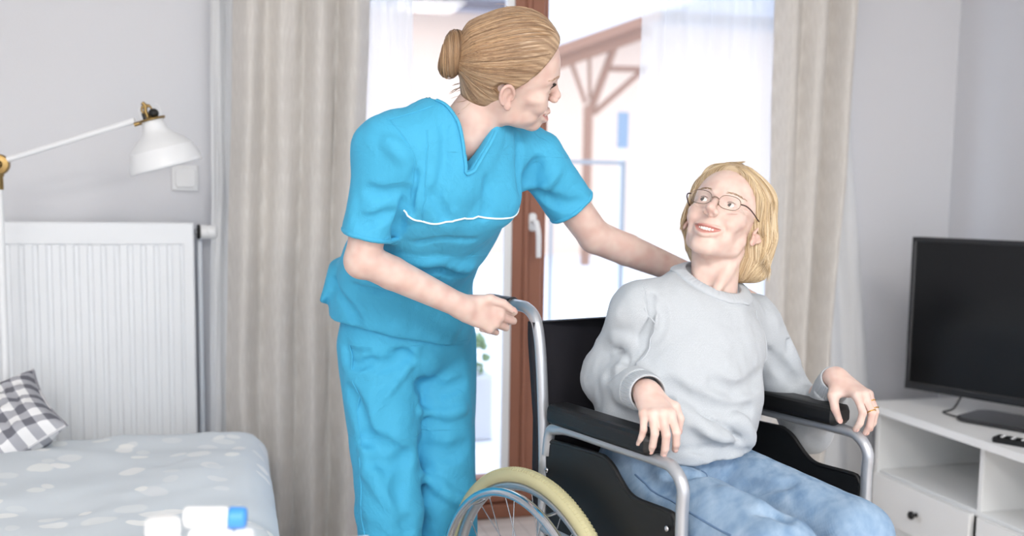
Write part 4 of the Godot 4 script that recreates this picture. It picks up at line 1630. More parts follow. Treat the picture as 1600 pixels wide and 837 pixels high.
# Hand in its own axes: origin at the wrist, x to the thumb's side of a right hand, y out of its back, z to the fingers.
# curl: four fingers from the index, each [knuckle, middle joint, end joint, spread] in degrees; thumb: three joints.
func hand_shape(f: Field, T: Transform3D, mir: float, curl: Array, thumb: Array, sc := 1.0) -> Dictionary:
	var mc := [Vector3(0.024, 0.003, 0.086), Vector3(0.004, 0.006, 0.090), Vector3(-0.0145, 0.004, 0.085), Vector3(-0.031, -0.001, 0.076)]
	var ln := [[0.043, 0.026, 0.019], [0.047, 0.030, 0.020], [0.043, 0.028, 0.020], [0.034, 0.021, 0.018]]
	var rd := [[0.0096, 0.0088, 0.0081, 0.0070], [0.0098, 0.0089, 0.0082, 0.0071], [0.0093, 0.0084, 0.0077, 0.0067], [0.0083, 0.0075, 0.0069, 0.0061]]
	var nails := []
	var joints := []
	var m := Vector3(mir, 1, 1) * sc
	f.econe(T * (Vector3(0, 0, -0.012) * m), T * (Vector3(0.002, 0.0, 0.03) * m), Vector2(0.0265, 0.0185) * sc, Vector2(0.031, 0.0155) * sc, T.basis.x, 0.012)
	for k in 4:
		var a: Vector3 = mc[k]
		f.cone(T * (Vector3(a.x * 0.55, -0.001, 0.012) * m), T * (a * m), 0.0125 * sc, (0.0112 - 0.0008 * k) * sc, 0.013)
	f.ell(T * (Vector3(0.013, -0.009, 0.036) * m), Vector3(0.016, 0.012, 0.026) * sc, 0.012, T.basis)
	f.ell(T * (Vector3(-0.017, -0.008, 0.040) * m), Vector3(0.011, 0.010, 0.028) * sc, 0.012, T.basis)
	for k in 4:
		var p: Vector3 = mc[k]
		var ang := 0.0
		var sp: float = deg_to_rad(curl[k][3])
		var js := [p]
		var dirs := []
		for j in 3:
			ang += deg_to_rad(curl[k][j])
			var d := Vector3(sin(sp), -sin(ang) * cos(sp), cos(ang) * cos(sp))
			p = p + d * ln[k][j]
			js.append(p)
			dirs.append(Vector3(0, cos(ang), sin(ang)))
		for j in 3:
			f.cone(T * (js[j] * m), T * (js[j + 1] * m), rd[k][j] * sc, rd[k][j + 1] * sc, 0.0018 if j > 0 else 0.006)
		var tip: Vector3 = js[3]
		nails.append([T * ((tip + dirs[2] * (rd[k][3] - 0.0006) - (tip - js[2]).normalized() * 0.0036) * m), T.basis * (dirs[2] * Vector3(mir, 1, 1)), T.basis * ((tip - js[2]).normalized() * Vector3(mir, 1, 1)), (0.0056 - 0.0004 * k) * sc])
		joints.append([T * (js[0] * m), T * (js[1] * m), T * (js[2] * m), T * (js[3] * m)])
	var tj := [Vector3(0.018, -0.007, 0.016), thumb[0], thumb[1], thumb[2]]
	var tr := [0.0145, 0.0118, 0.0098, 0.0076]
	for j in 3:
		f.cone(T * (tj[j] * m), T * (tj[j + 1] * m), tr[j] * sc, tr[j + 1] * sc, 0.010 if j == 0 else 0.002)
	f.cone(T * (Vector3(0.019, -0.004, 0.055) * m), T * (tj[1] * m), 0.008 * sc, 0.007 * sc, 0.012)
	joints.append([T * (tj[0] * m), T * (tj[1] * m), T * (tj[2] * m), T * (tj[3] * m)])
	var td: Vector3 = T.basis * ((tj[3] - tj[2]).normalized() * Vector3(mir, 1, 1))
	var tn: Vector3 = T.basis * (Vector3(0.55 * mir, 0.8, 0))
	tn = (tn - td * td.dot(tn)).normalized()
	nails.append([T * (tj[3] * m) + tn * 0.0052, tn, td, 0.0072])
	return {"nails": nails, "joints": joints}


func fingernails(t: Node3D, nails: Array) -> void:
	for q in nails:
		var mb := MB.new()
		var side: Vector3 = (q[1] as Vector3).cross(q[2]).normalized()
		mb.ball(q[0] + q[2] * 0.0006, Vector3(q[3] * 0.82, 0.0014, q[3] * 1.0), Basis(side, q[1], q[2]), 14)
		obj("fingernail", mb, M.nail, t)


func skin_paint(base: Color, blush: Color, n: FastNoiseLite):
	return func(p: Vector3, _g: Vector3) -> Color:
		return base.lerp(blush, clampf(0.35 + 0.6 * n.get_noise_3dv(p), 0, 1))


func face_paint(base: Color, blush: Color, lip: Color, n: FastNoiseLite):
	return func(p: Vector3, _g: Vector3) -> Color:
		var q := Vector3(absf(p.x), p.y, p.z)
		var c := base.lerp(blush, clampf(0.25 + 0.5 * n.get_noise_3dv(p * 1.0), 0, 1))
		var ck := clampf(1.0 - q.distance_to(Vector3(0.04, -0.02, 0.07)) / 0.028, 0, 1)
		c = c.lerp(blush, 0.7 * ck)
		if p.z > 0.05:
			var nk := clampf(1.0 - q.distance_to(Vector3(0.0, -0.012, 0.112)) / 0.018, 0, 1)
			c = c.lerp(blush, 0.6 * nk)
			# lips
			var mz := q.x / 0.031
			var y0 := -0.0545 + 0.0115 * mz * mz
			var dy := absf(p.y - y0)
			var wd := 0.0125 * (1.0 - mz * mz * 0.85)
			if q.x < 0.031 and p.z > 0.074:
				c = c.lerp(lip, smoothstep(wd, wd - 0.0035, dy) * 0.85)
		if q.x > 0.07 and absf(p.y) < 0.04 and p.z < 0.02:
			c = c.lerp(blush, 0.55)
		return c


# many fine strands along given lines; each entry of lines is an Array of points
func strands(lines: Array, r: float, cols: Array, sd: int) -> MB:
	var rg := RandomNumberGenerator.new()
	rg.seed = sd
	var mb := MB.new()
	mb.colored = true
	for L: Array in lines:
		if L.size() < 3:
			continue
		var rr := PackedFloat32Array()
		var w := r * rg.randf_range(0.6, 1.25)
		for k in L.size():
			var q := float(k) / (L.size() - 1)
			rr.append(w * clampf(minf(q * 8.0, (1.0 - q) * 5.0) + 0.25, 0.25, 1.0))
		var a: Color = cols[rg.randi() % cols.size()]
		mb.col = a.lerp(cols[rg.randi() % cols.size()], rg.randf())
		mb.tube(L, rr, 4, false, false)
	return mb


func people_materials() -> void:
	var sk := mat("skin", Color.WHITE, 0.48)
	sk.vertex_color_use_as_albedo = true
	sk.metallic_specular = 0.42
	sk.subsurf_scatter_enabled = true
	sk.subsurf_scatter_strength = 0.12
	var im := Image.create(128, 128, false, Image.FORMAT_RGB8)
	var f := noise(0.16, 31, 3)
	for y in 128:
		for x in 128:
			var q := 0.5 + 0.5 * f.get_noise_2d(x, y)
			im.set_pixel(x, y, Color(q, q, q))
	relief(sk, im, 22.0, 0.025)
	var ew := mat("eye_wet", Color.WHITE, 0.08)
	ew.vertex_color_use_as_albedo = true
	ew.clearcoat_enabled = true
	ew.clearcoat = 1.0
	ew.clearcoat_roughness = 0.03
	mat("tooth", rgb(246, 242, 234), 0.25)
	mat("nail", rgb(224, 182, 170), 0.25)
	var hr := mat("hair", Color.WHITE, 0.42)
	hr.vertex_color_use_as_albedo = true
	hr.metallic_specular = 0.6
	var wv := weave(15, 256, 40)
	var sb := mat("scrub_blue", rgb(66, 170, 211), 0.78)
	var wk := Image.create(512, 512, false, Image.FORMAT_RGB8)
	var wn := creases(0.006, 88)
	wn.fractal_octaves = 3
	wn.domain_warp_enabled = true
	wn.domain_warp_amplitude = 25.0
	for y in 512:
		for x in 512:
			# mirrored, so that the picture repeats without a seam
			var q := 0.5 + 0.5 * wn.get_noise_2d(absf(x - 256.0) * 1.0 + y * 0.35 * (1.0 if y < 256 else -1.0), absf(y - 256.0) * 0.7)
			wk.set_pixel(x, y, Color(q, q, q))
	relief(sb, wk, 2.4, 0.7)
	sb.rim_enabled = true
	sb.rim = 0.15
	mat("piping_white", rgb(225, 240, 246), 0.7)
	var sw := mat("sweat_grey", Color.WHITE, 0.92)
	sw.albedo_texture = mottle(61, rgb(173, 179, 185), rgb(197, 203, 208), 0.18, 256, Vector2(1.0, 0.35))
	relief(sw, wv, 16.0, 0.02)
	sw.rim_enabled = true
	sw.rim = 0.2
	mat("rib_grey", rgb(188, 194, 200), 0.92)
	var jn := mat("denim", Color.WHITE, 0.88)
	jn.albedo_texture = mottle(71, rgb(104, 136, 170), rgb(168, 190, 212), 0.022, 256, Vector2(1.0, 0.6))
	var tw := Image.create(256, 256, false, Image.FORMAT_RGB8)
	for y in 256:
		for x in 256:
			var q := 0.5 + 0.5 * sin(TAU * (x + y) * 32.0 / 256.0)
			tw.set_pixel(x, y, Color(q, q, q))
	relief(jn, tw, 5.0, 0.03)
	mat("denim_stitch", rgb(96, 124, 158), 0.9)
	mat("shoe_white", rgb(232, 232, 230), 0.6)
	mat("shoe_grey", rgb(120, 122, 126), 0.7)
	mat("hair_tie", rgb(38, 34, 34), 0.4)
	mat("bead", rgb(190, 188, 184), 0.15, 0.9)


# noise with sharp creases, as in pressed cotton
func creases(freq: float, sd: int) -> FastNoiseLite:
	var f := noise(freq, sd, 2)
	f.fractal_type = FastNoiseLite.FRACTAL_RIDGED
	f.fractal_gain = 0.4
	return f


func fold_lines(f: Field, lines: Array) -> void:
	# each: [points, radius, blend, depth]; depth > 0 sinks the line into the cloth (a valley), < 0 lifts it (a ridge)
	for L: Array in lines:
		var pts := []
		var lift: float = L[1] - L[3] if L[3] > 0.0 else -L[1] - L[3]
		for p in spline(L[0], 4):
			pts.append(f.snap(p, lift))
		f.line(pts, L[1], L[2], L[3] > 0.0)


func seam(f: Field, pts: Array, r: float, lift := 0.0, per := 5) -> MB:
	var out := []
	for p in spline(pts, per):
		out.append(f.snap(p, lift))
	var mb := MB.new()
	mb.tube(out, r, 6)
	return mb


func nurse() -> void:
	people_materials()
	var t := person("young woman in turquoise scrubs with a blond bun, bending forward to the wheelchair", Vector2(-0.22, 2.36))
	var base := lin(224, 199, 188)
	var blush := lin(209, 170, 159)
	var n := noise(28.0, 5, 2)
	var body := MB.new()
	body.colored = true
	# ---- head and neck
	var hx := frame(Vector3(0.965, -0.175, -0.195), Vector3(0.249, 0.845, 0.474), v(-0.015, 1.393, 2.030))
	hx.basis = hx.basis.scaled_local(Vector3.ONE * 0.97)
	var inv := hx.affine_inverse()
	var nb := inv * v(-0.104, 1.286, 2.060)
	var hf := Field.new(Vector3(-0.105, -0.2, -0.16), Vector3(0.105, 0.14, 0.13), 0.0027)
	head_shape(hf, 0.0)
	hf.cone(Vector3(0, -0.035, -0.022), nb, 0.051, 0.056, 0.02)
	hf.cone(Vector3(-0.045, -0.03, -0.02), nb.lerp(Vector3(0, -0.03, 0.02), 0.2) + Vector3(0, 0, 0.03), 0.012, 0.014, 0.02)
	hf.mesh_into(body, hx, face_paint(base, blush, lin(208, 140, 132), n))
	# ---- chest under the top
	var bf := Field.new(v(-0.5, 0.05, 2.62), v(0.28, 1.34, 1.85), 0.014)
	var side := Vector3(0.84, 0, -0.545)
	bf.econe(v(-0.25, 0.86, 2.37), v(-0.235, 1.0, 2.32), Vector2(0.13, 0.09), Vector2(0.115, 0.085), side, 0.04)
	bf.econe(v(-0.235, 1.0, 2.32), v(-0.15, 1.19, 2.13), Vector2(0.125, 0.09), Vector2(0.125, 0.085), side, 0.04)
	bf.econe(v(-0.15, 1.19, 2.13), v(-0.112, 1.28, 2.07), Vector2(0.125, 0.085), Vector2(0.08, 0.05), side, 0.04)
	bf.cone(v(-0.305, 0.82, 2.34), v(-0.28, 0.45, 2.29), 0.065, 0.04, 0.04)
	bf.cone(v(-0.28, 0.45, 2.29), v(-0.27, 0.08, 2.31), 0.05, 0.035, 0.03)
	bf.cone(v(-0.178, 0.82, 2.43), v(-0.15, 0.45, 2.40), 0.065, 0.04, 0.04)
	bf.cone(v(-0.145, 0.45, 2.40), v(-0.14, 0.08, 2.42), 0.05, 0.035, 0.03)
	bf.mesh_into(body, Transform3D(), skin_paint(base, blush, n))
	# ---- right arm (at the viewer's left) and the hand on the grip
	var sh := v(-0.249, 1.249, 2.000)
	var el := v(-0.297, 1.041, 2.020)
	var wr := v(-0.098, 0.936, 2.115)
	var af := Field.new(v(-0.42, 0.84, 2.34), v(0.06, 1.2, 1.92), 0.003)
	af.cone(sh.lerp(el, 0.35), el, 0.040, 0.034, 0.02)
	var fa := el.lerp(wr, 0.28)
	af.cone(el, fa, 0.034, 0.034, 0.008)
	af.cone(fa, wr, 0.034, 0.0245, 0.004)
	af.ell(el.lerp(wr, 0.02) + Vector3(-0.008, -0.008, 0.0), Vector3(0.029, 0.029, 0.029), 0.012)
	var hz := Vector3(0.86, -0.30, -0.40)
	var hT := frame(hz, Vector3(-0.1, 0.18, 0.98), wr)
	var hd := hand_shape(af, hT, 1.0, [[14, 94, 44, 2], [20, 96, 44, 0], [27, 94, 44, -2], [34, 90, 40, -4]], [Vector3(0.036, 0.010, 0.050), Vector3(0.036, 0.016, 0.084), Vector3(0.027, 0.016, 0.112)], 0.9)
	af.mesh_into(body, Transform3D(), skin_paint(base, blush, n))
	# ---- left arm reaching behind the seated woman
	var sh2 := v(0.047, 1.252, 2.200)
	var el2 := v(0.182, 1.081, 2.270)
	var wr2 := v(0.428, 0.985, 2.345)
	var lf := Field.new(v(0.02, 0.88, 2.46), v(0.66, 1.25, 2.14), 0.0034)
	lf.cone(sh2.lerp(el2, 0.45), el2, 0.039, 0.036, 0.02)
	var fb := el2.lerp(wr2, 0.3)
	lf.cone(el2, fb, 0.037, 0.036, 0.008)
	lf.cone(fb, wr2, 0.036, 0.026, 0.004)
	var hT2 := frame(Vector3(0.93, -0.30, -0.05), Vector3(0.25, 0.85, -0.35), wr2)
	var hd2 := hand_shape(lf, hT2, -1.0, [[12, 22, 14, 4], [12, 22, 14, 1], [14, 24, 14, -2], [16, 26, 14, -6]], [Vector3(0.045, -0.010, 0.045), Vector3(0.060, -0.02, 0.066), Vector3(0.066, -0.03, 0.09)])
	lf.mesh_into(body, Transform3D(), skin_paint(base, blush, n))
	obj("body", body, M.skin, t)
	fingernails(t, hd.nails)
	fingernails(t, hd2.nails)
	eyes(t, hx, Vector3(0.8, -0.45, 0.0), lin(90, 110, 120))
	teeth(t, hx)
	nurse_hair(t, hf, hx)
	nurse_top(t, sh, el, sh2, el2)
	nurse_trousers(t)
	for q in [[v(-0.27, 0, 2.29), 0.5], [v(-0.14, 0, 2.40), 0.55]]:
		var sm := MB.new()
		var sf := Field.new(Vector3(-0.07, -0.01, -0.1), Vector3(0.07, 0.13, 0.2), 0.006)
		sf.econe(Vector3(0, 0.035, -0.05), Vector3(0, 0.03, 0.14), Vector2(0.035, 0.035), Vector2(0.042, 0.026), Vector3(1, 0, 0), 0.03)
		sf.cone(Vector3(0, 0.05, -0.04), Vector3(0, 0.09, -0.03), 0.036, 0.038, 0.03)
		sf.carve([Plane(Vector3(0, 1, 0), 0.0)], 0.004, Vector3(-0.1, -0.1, -0.2), Vector3(0.1, 0.02, 0.3))
		sm.col = Color.WHITE
		sf.mesh_into(sm, Transform3D(Basis(Vector3(0, 1, 0), q[1]), q[0]))
		obj("shoe", sm, M.shoe_white, t)


func nurse_hair(t: Node3D, hf: Field, hx: Transform3D) -> void:
	var dark := lin(118, 90, 66)
	var mid := lin(168, 136, 104)
	var light := lin(200, 172, 140)
	var cols := [dark, mid, mid, light, lin(196, 160, 120), lin(158, 124, 90)]
	var tie: Vector3 = Vector3(0, 0.026, -0.096)
	var f := Field.new(Vector3(-0.1, -0.11, -0.14), Vector3(0.1, 0.168, 0.115), 0.0028)
	f.ell(Vector3(0, 0.044, -0.010), Vector3(0.0805, 0.093, 0.104), 0.01)
	f.ell(Vector3(0, 0.042, 0.026), Vector3(0.0685, 0.079, 0.068), 0.02)
	f.ell(Vector3(0, -0.022, -0.035), Vector3(0.058, 0.062, 0.056), 0.02)
	f.ell(Vector3(0, 0.062, 0.005), Vector3(0.074, 0.086, 0.084), 0.02)
	f.cone(Vector3(0, 0.045, -0.07), tie, 0.05, 0.02, 0.03)
	f.carve([Plane(Vector3(0, 0.68, -0.73), 0.006)], 0.004, Vector3(-0.11, 0.0, -0.15), Vector3(0.11, 0.16, 0.12))
	f.carve([Plane(Vector3(0, 0.60, -0.80), 0.002)], 0.004, Vector3(-0.11, -0.12, -0.15), Vector3(0.11, 0.16, 0.12))
	for s: float in [-1.0, 1.0]:
		f.ell(Vector3(s * 0.083, 0.0, -0.018), Vector3(0.02, 0.026, 0.023), 0.004, Basis(), true)
	var nz := noise(1.0, 12, 3)
	var mb := MB.new()
	mb.colored = true
	f.mesh_into(mb, hx, func(p: Vector3, _g: Vector3) -> Color:
		var q: Vector3 = p - tie
		var a := atan2(q.x, q.y)
		var w := 0.5 + 0.9 * nz.get_noise_2d(a * 9.0, q.length() * 5.0)
		return dark.lerp(light, clampf(w, 0, 1)) if p.y > -0.04 else dark.lerp(mid, clampf(w, 0, 1)))
	obj("hair", mb, M.hair, t)
	# combed strands from the hairline to the tie
	var rg := RandomNumberGenerator.new()
	rg.seed = 99
	var lines := []
	for k in 1700:
		var a := rg.randf() * TAU
		var far := rg.randf_range(0.35, 1.0)
		var dir := Vector3(sin(a), cos(a), 0)
		# start on the cap, at some distance forward from the tie
		var p := Vector3(dir.x * 0.075, 0.045 + dir.y * 0.085, lerpf(-0.09, 0.075, far * rg.randf_range(0.5, 1.0)))
		p = f.snap(p, 0.0004)
		if p.y * 0.68 - p.z * 0.73 < 0.004 or p.y * 0.60 - p.z * 0.80 < 0.0:
			continue
		var L := [p]
		for j in 26:
			var to := tie - p
			if to.length() < 0.014:
				break
			var g := f.grad(p).normalized()
			var d := (to - g * g.dot(to)).normalized()
			p = f.snap(p + d * 0.009, rg.randf_range(0.0002, 0.0010), 3)
			L.append(p)
		var W := []
		for q in L:
			W.append(hx * q)
		lines.append(W)
	# loose wisps at the nape and the crown
	for k in 26:
		var p := Vector3(rg.randf_range(-0.05, 0.05), rg.randf_range(-0.06, -0.03), -0.07) if k < 14 else Vector3(rg.randf_range(-0.04, 0.03), 0.135, rg.randf_range(-0.04, 0.05))
		p = f.snap(p, 0.0)
		var L := []
		var d := Vector3(rg.randf_range(-0.4, 0.4), -0.6, -0.5) if k < 14 else Vector3(rg.randf_range(-0.3, 0.3), 0.25, -1.0)
		for j in 6:
			L.append(hx * p)
			p += d.normalized() * 0.006 + Vector3(rg.randf_range(-0.002, 0.002), rg.randf_range(-0.002, 0.002), 0)
			d.y -= 0.12 if k >= 14 else -0.05
		lines.append(L)
	var so := obj("hair_strands", strands(lines, 0.00052, cols, 3), M.hair, t)
	so.set_meta("kind", "stuff")
	# bun: a coil of thick locks
	var bun := MB.new()
	bun.colored = true
	var ce: Vector3 = tie + Vector3(0, 0.002, -0.024)
	var blines := []
	for k in 700:
		var a0 := rg.randf() * TAU
		var rr := rg.randf_range(0.75, 1.0)
		var ph := rg.randf() * TAU
		var L := []
		for j in 16:
			var u := a0 + j * 0.22
			var w := ph + j * 0.13
			var rad := 0.0235 + 0.0215 * rr * cos(w)
			L.append(hx * (ce + Vector3(cos(u) * rad * 0.95, sin(u) * rad * 1.12, sin(w) * 0.0225 * rr + 0.004 * cos(u))))
		blines.append(L)
	var bf := Field.new(Vector3(-0.07, -0.02, -0.2), Vector3(0.07, 0.125, -0.07), 0.003)
	var ring := []
	for k in 25:
		var u := TAU * k / 24
		ring.append(ce + Vector3(cos(u) * 0.0205, sin(u) * 0.0235, 0.004 * cos(u)))
	bf.line(ring, 0.0195, 0.004)
	bf.ell(ce, Vector3(0.02, 0.025, 0.008), 0.006)
	bf.mesh_into(bun, hx, func(p: Vector3, _g: Vector3) -> Color:
		var q: Vector3 = p - ce
		return dark.lerp(light, clampf(0.5 + 0.8 * nz.get_noise_2d(q.length() * 260.0, atan2(q.x, q.y) * 0.8), 0, 1)))
	var bo := obj("hair_bun", bun, M.hair, t)
	var bs := obj("bun_strands", strands(blines, 0.00058, cols, 4), M.hair, bo)
	bs.set_meta("kind", "stuff")
	var tr := []
	for k in 24:
		var u := TAU * k / 24
		tr.append(hx * (tie + Vector3(cos(u) * 0.019, sin(u) * 0.021, -0.005)))
	var tm := MB.new()
	tm.tube(tr, 0.0042, 8, true)
	var to := obj("hair_tie", tm, M.hair_tie, t)
	for k in 10:
		var bm := MB.new()
		bm.ball(tr[(k * 24 / 10) % 24] + hx.basis * Vector3(0, 0, 0.001) + (tr[(k * 24 / 10) % 24] - hx * tie).normalized() * 0.004, Vector3.ONE * 0.0032, Basis(), 10)
		obj("bead", bm, M.bead, to)
	# brow and lashes
	for s: float in [-1.0, 1.0]:
		brow_and_lashes(t, hf, hx, s, [lin(186, 152, 124), lin(200, 166, 138)], 1.0)


func brow_and_lashes(t: Node3D, hf: Field, hx: Transform3D, s: float, cols: Array, lash: float) -> void:
	var rg := RandomNumberGenerator.new()
	rg.seed = 17
	var lines := []
	for k in 46:
		var q := rg.randf()
		var p := Vector3(s * lerpf(0.014, 0.050, q), 0.0375 + 0.006 * sin(q * 2.4) - 0.005 * q * q + rg.randf_range(-0.0018, 0.0018), 0.1)
		p = hf.snap(Vector3(p.x, p.y, 0.094 - 0.03 * q * q), 0.0005)
		var e := p + Vector3(s * 0.007, 0.0018 - 0.003 * q, -0.002 * q)
		e = hf.snap(e, 0.0010)
		lines.append([hx * p, hx * p.lerp(e, 0.5), hx * e])
	obj("eyebrow", strands(lines, 0.0006, cols, 8), M.hair, t)
	var ll := []
	for k in 26:
		var q := lerpf(-1, 1, k / 25.0)
		var p := Vector3(s * 0.0315 + q * 0.0122, 0.0178 + 0.0046 * sqrt(maxf(0.0, 1.0 - q * q)), 0.0855 - 0.006 * q * q - 0.004 * maxf(0.0, q * s))
		var d := Vector3(q * 0.35, 0.35, 0.9).normalized()
		ll.append([hx * p, hx * (p + d * 0.004 * lash + Vector3(0, 0.0003, 0)), hx * (p + d * 0.0075 * lash + Vector3(0, 0.0018 * lash, 0))])
	obj("eyelashes", strands(ll, 0.00042, [lin(40, 30, 26)], 9), M.hair, t)


func nurse_top(t: Node3D, sh: Vector3, el: Vector3, sh2: Vector3, el2: Vector3) -> void:
	var side := Vector3(0.84, 0, -0.545)
	var f := Field.new(v(-0.50, 0.78, 2.62), v(0.28, 1.37, 1.82), 0.0062)
	# sleeves first: each ends in an open hem
	for q in [[sh, el, 0.80, 0.060, 0.054], [sh2, el2, 0.62, 0.058, 0.054]]:
		var a: Vector3 = q[0]
		var b: Vector3 = q[1]
		var hem: Vector3 = a.lerp(b, q[2])
		var ax := (b - a).normalized()
		f.cone(a, a.lerp(b, 1.0), q[3], q[4], 0.03)
		f.carve([Plane(-ax, -hem.dot(ax))], 0.004, hem - Vector3.ONE * 0.14, hem + Vector3.ONE * 0.16)
	# trunk from the hem to the neck
	f.econe(v(-0.262, 0.80, 2.39), v(-0.255, 0.90, 2.37), Vector2(0.172, 0.137), Vector2(0.165, 0.132), side, 0.04)
	f.econe(v(-0.255, 0.90, 2.37), v(-0.238, 1.0, 2.32), Vector2(0.165, 0.132), Vector2(0.152, 0.12), side, 0.04)
	f.econe(v(-0.238, 1.0, 2.32), v(-0.193, 1.10, 2.22), Vector2(0.152, 0.12), Vector2(0.160, 0.124), side, 0.04)
	f.econe(v(-0.193, 1.10, 2.22), v(-0.15, 1.19, 2.13), Vector2(0.160, 0.124), Vector2(0.163, 0.120), side, 0.04)
	f.econe(v(-0.15, 1.19, 2.13), v(-0.122, 1.262, 2.085), Vector2(0.163, 0.12), Vector2(0.145, 0.085), side, 0.06)
	f.econe(v(-0.122, 1.262, 2.085), v(-0.108, 1.305, 2.06), Vector2(0.12, 0.075), Vector2(0.075, 0.066), side, 0.05)
	# shoulders run from the neck to the arms, and the rounded upper back
	f.cone(v(-0.118, 1.288, 2.055), sh + Vector3(0.02, 0.010, 0.0), 0.058, 0.056, 0.07)
	f.cone(v(-0.144, 1.212, 2.050), sh + Vector3(0.03, -0.03, 0.0), 0.07, 0.045, 0.05)
	f.cone(v(-0.100, 1.288, 2.075), sh2 + Vector3(-0.02, 0.008, 0.0), 0.052, 0.052, 0.04)
	f.ell(v(-0.215, 1.259, 2.130), Vector3(0.10, 0.085, 0.085), 0.05)
	# bust
	f.ell(v(-0.165, 1.174, 2.030), Vector3(0.07, 0.065, 0.06), 0.05)
	f.ell(v(-0.049, 1.163, 2.100), Vector3(0.06, 0.06, 0.055), 0.05)
	# back panel that hangs clear at the vent
	f.econe(v(-0.398, 0.997, 2.330), v(-0.428, 0.929, 2.330), Vector2(0.024, 0.05), Vector2(0.008, 0.045), Vector3(1, 0, 0), 0.03)
	# bottom edge
	f.carve([Plane(Vector3(0.24, 1, 0.0).normalized(), v(-0.229, 0.845, 2.280).dot(Vector3(0.24, 1, 0.0).normalized()))], 0.004, v(-0.5, 0.7, 2.7), v(0.1, 0.90, 1.9))
	# V neck
	var A := v(-0.080, 1.214, 1.980)
	var B := v(-0.132, 1.357, 1.990)
	var C := v(-0.063, 1.293, 2.040)
	var nn := (B - A).cross(C - A).normalized()
	if nn.z < 0:
		nn = -nn
	var nl := (B - A).cross(nn).normalized()
	if nl.dot(C - A) > 0:
		nl = -nl
	var nr := (C - A).cross(nn).normalized()
	if nr.dot(B - A) > 0:
		nr = -nr
	# folds
	fold_lines(f, [
		[[v(-0.196, 1.224, 1.950), v(-0.203, 1.173, 1.970), v(-0.223, 1.117, 2.000), v(-0.245, 1.062, 2.030)], 0.007, 0.010, 0.012],
		[[v(-0.184, 1.212, 1.960), v(-0.187, 1.173, 1.970), v(-0.195, 1.137, 1.980)], 0.005, 0.010, 0.004],
		[[v(-0.185, 1.054, 2.030), v(-0.128, 1.049, 2.020), v(-0.073, 1.062, 2.070)], 0.006, 0.012, 0.004],
		[[v(-0.160, 1.174, 1.970), v(-0.137, 1.138, 1.970), v(-0.126, 1.110, 1.980)], 0.005, 0.012, 0.003],
		[[v(-0.054, 1.200, 2.020), v(-0.048, 1.157, 2.030), v(-0.053, 1.119, 2.030)], 0.005, 0.012, 0.003],
		[[v(-0.236, 1.265, 1.930), v(-0.211, 1.239, 1.940), v(-0.198, 1.191, 1.960)], 0.008, 0.02, -0.002],
		[[v(-0.276, 1.177, 1.950), v(-0.248, 1.170, 1.950), v(-0.215, 1.183, 1.960)], 0.006, 0.014, 0.003],
		[[v(-0.300, 1.117, 1.960), v(-0.270, 1.114, 1.950), v(-0.236, 1.134, 1.970)], 0.006, 0.014, 0.003],
		[[v(-0.238, 1.029, 2.100), v(-0.185, 1.004, 2.100), v(-0.132, 0.978, 2.100), v(-0.090, 0.994, 2.200)], 0.010, 0.012, 0.011],
		[[v(-0.244, 1.042, 2.100), v(-0.184, 1.020, 2.090), v(-0.132, 0.997, 2.090), v(-0.086, 1.014, 2.200)], 0.012, 0.016, -0.008],
		[[v(-0.332, 0.973, 2.200), v(-0.244, 0.944, 2.160), v(-0.175, 0.906, 2.140), v(-0.128, 0.884, 2.160), v(-0.099, 0.907, 2.200)], 0.008, 0.010, 0.008],
		[[v(-0.337, 0.983, 2.200), v(-0.244, 0.957, 2.160), v(-0.171, 0.925, 2.130), v(-0.124, 0.908, 2.150)], 0.011, 0.014, -0.006],
		[[v(-0.399, 0.973, 2.270), v(-0.366, 0.934, 2.240), v(-0.346, 0.887, 2.220)], 0.008, 0.012, 0.006],
		[[v(-0.139, 1.296, 1.980), v(-0.139, 1.223, 1.980), v(-0.145, 1.174, 1.980)], 0.006, 0.014, 0.003],
		[[v(-0.005, 1.286, 2.100), v(-0.004, 1.228, 2.100), v(-0.016, 1.176, 2.100)], 0.007, 0.016, 0.004],
		[[v(0.049, 1.237, 2.140), v(0.039, 1.190, 2.140), v(0.029, 1.153, 2.160)], 0.008, 0.016, 0.007],
		[[v(0.090, 1.218, 2.160), v(0.064, 1.184, 2.160), v(0.040, 1.161, 2.160)], 0.008, 0.016, -0.003],
		[[v(0.141, 1.158, 2.200), v(0.092, 1.151, 2.180), v(0.051, 1.153, 2.170)], 0.008, 0.016, 0.004],
	])
	f.rough(creases(5.0, 51), 0.006, Basis(Vector3(1.0, 0.35, 0), Vector3(-0.3, 0.7, 0), Vector3(0, 0.2, 1.0)))
	f.carve([Plane(nl, nl.dot(A)), Plane(nr, nr.dot(A)), Plane(-nn, -nn.dot(A) + 0.10)], 0.003, A - Vector3.ONE * 0.3, A + Vector3.ONE * 0.3)
	f.cone(v(-0.108, 1.27, 2.065), v(-0.085, 1.40, 2.04), 0.057, 0.060, 0.006, true)
	var mb := MB.new()
	f.mesh_into(mb)
	var top := obj("scrub_top", mb, M.scrub_blue, t)
	# piping across the chest, seams, neck band
	obj("piping", seam(f, [v(-0.209, 1.146, 2.000), v(-0.192, 1.117, 1.980), v(-0.175, 1.106, 1.980), v(-0.138, 1.100, 1.980), v(-0.089, 1.103, 1.990), v(-0.047, 1.113, 2.030), v(-0.009, 1.132, 2.090), v(0.017, 1.150, 2.140)], 0.0021, 0.0005), M.piping_white, top)
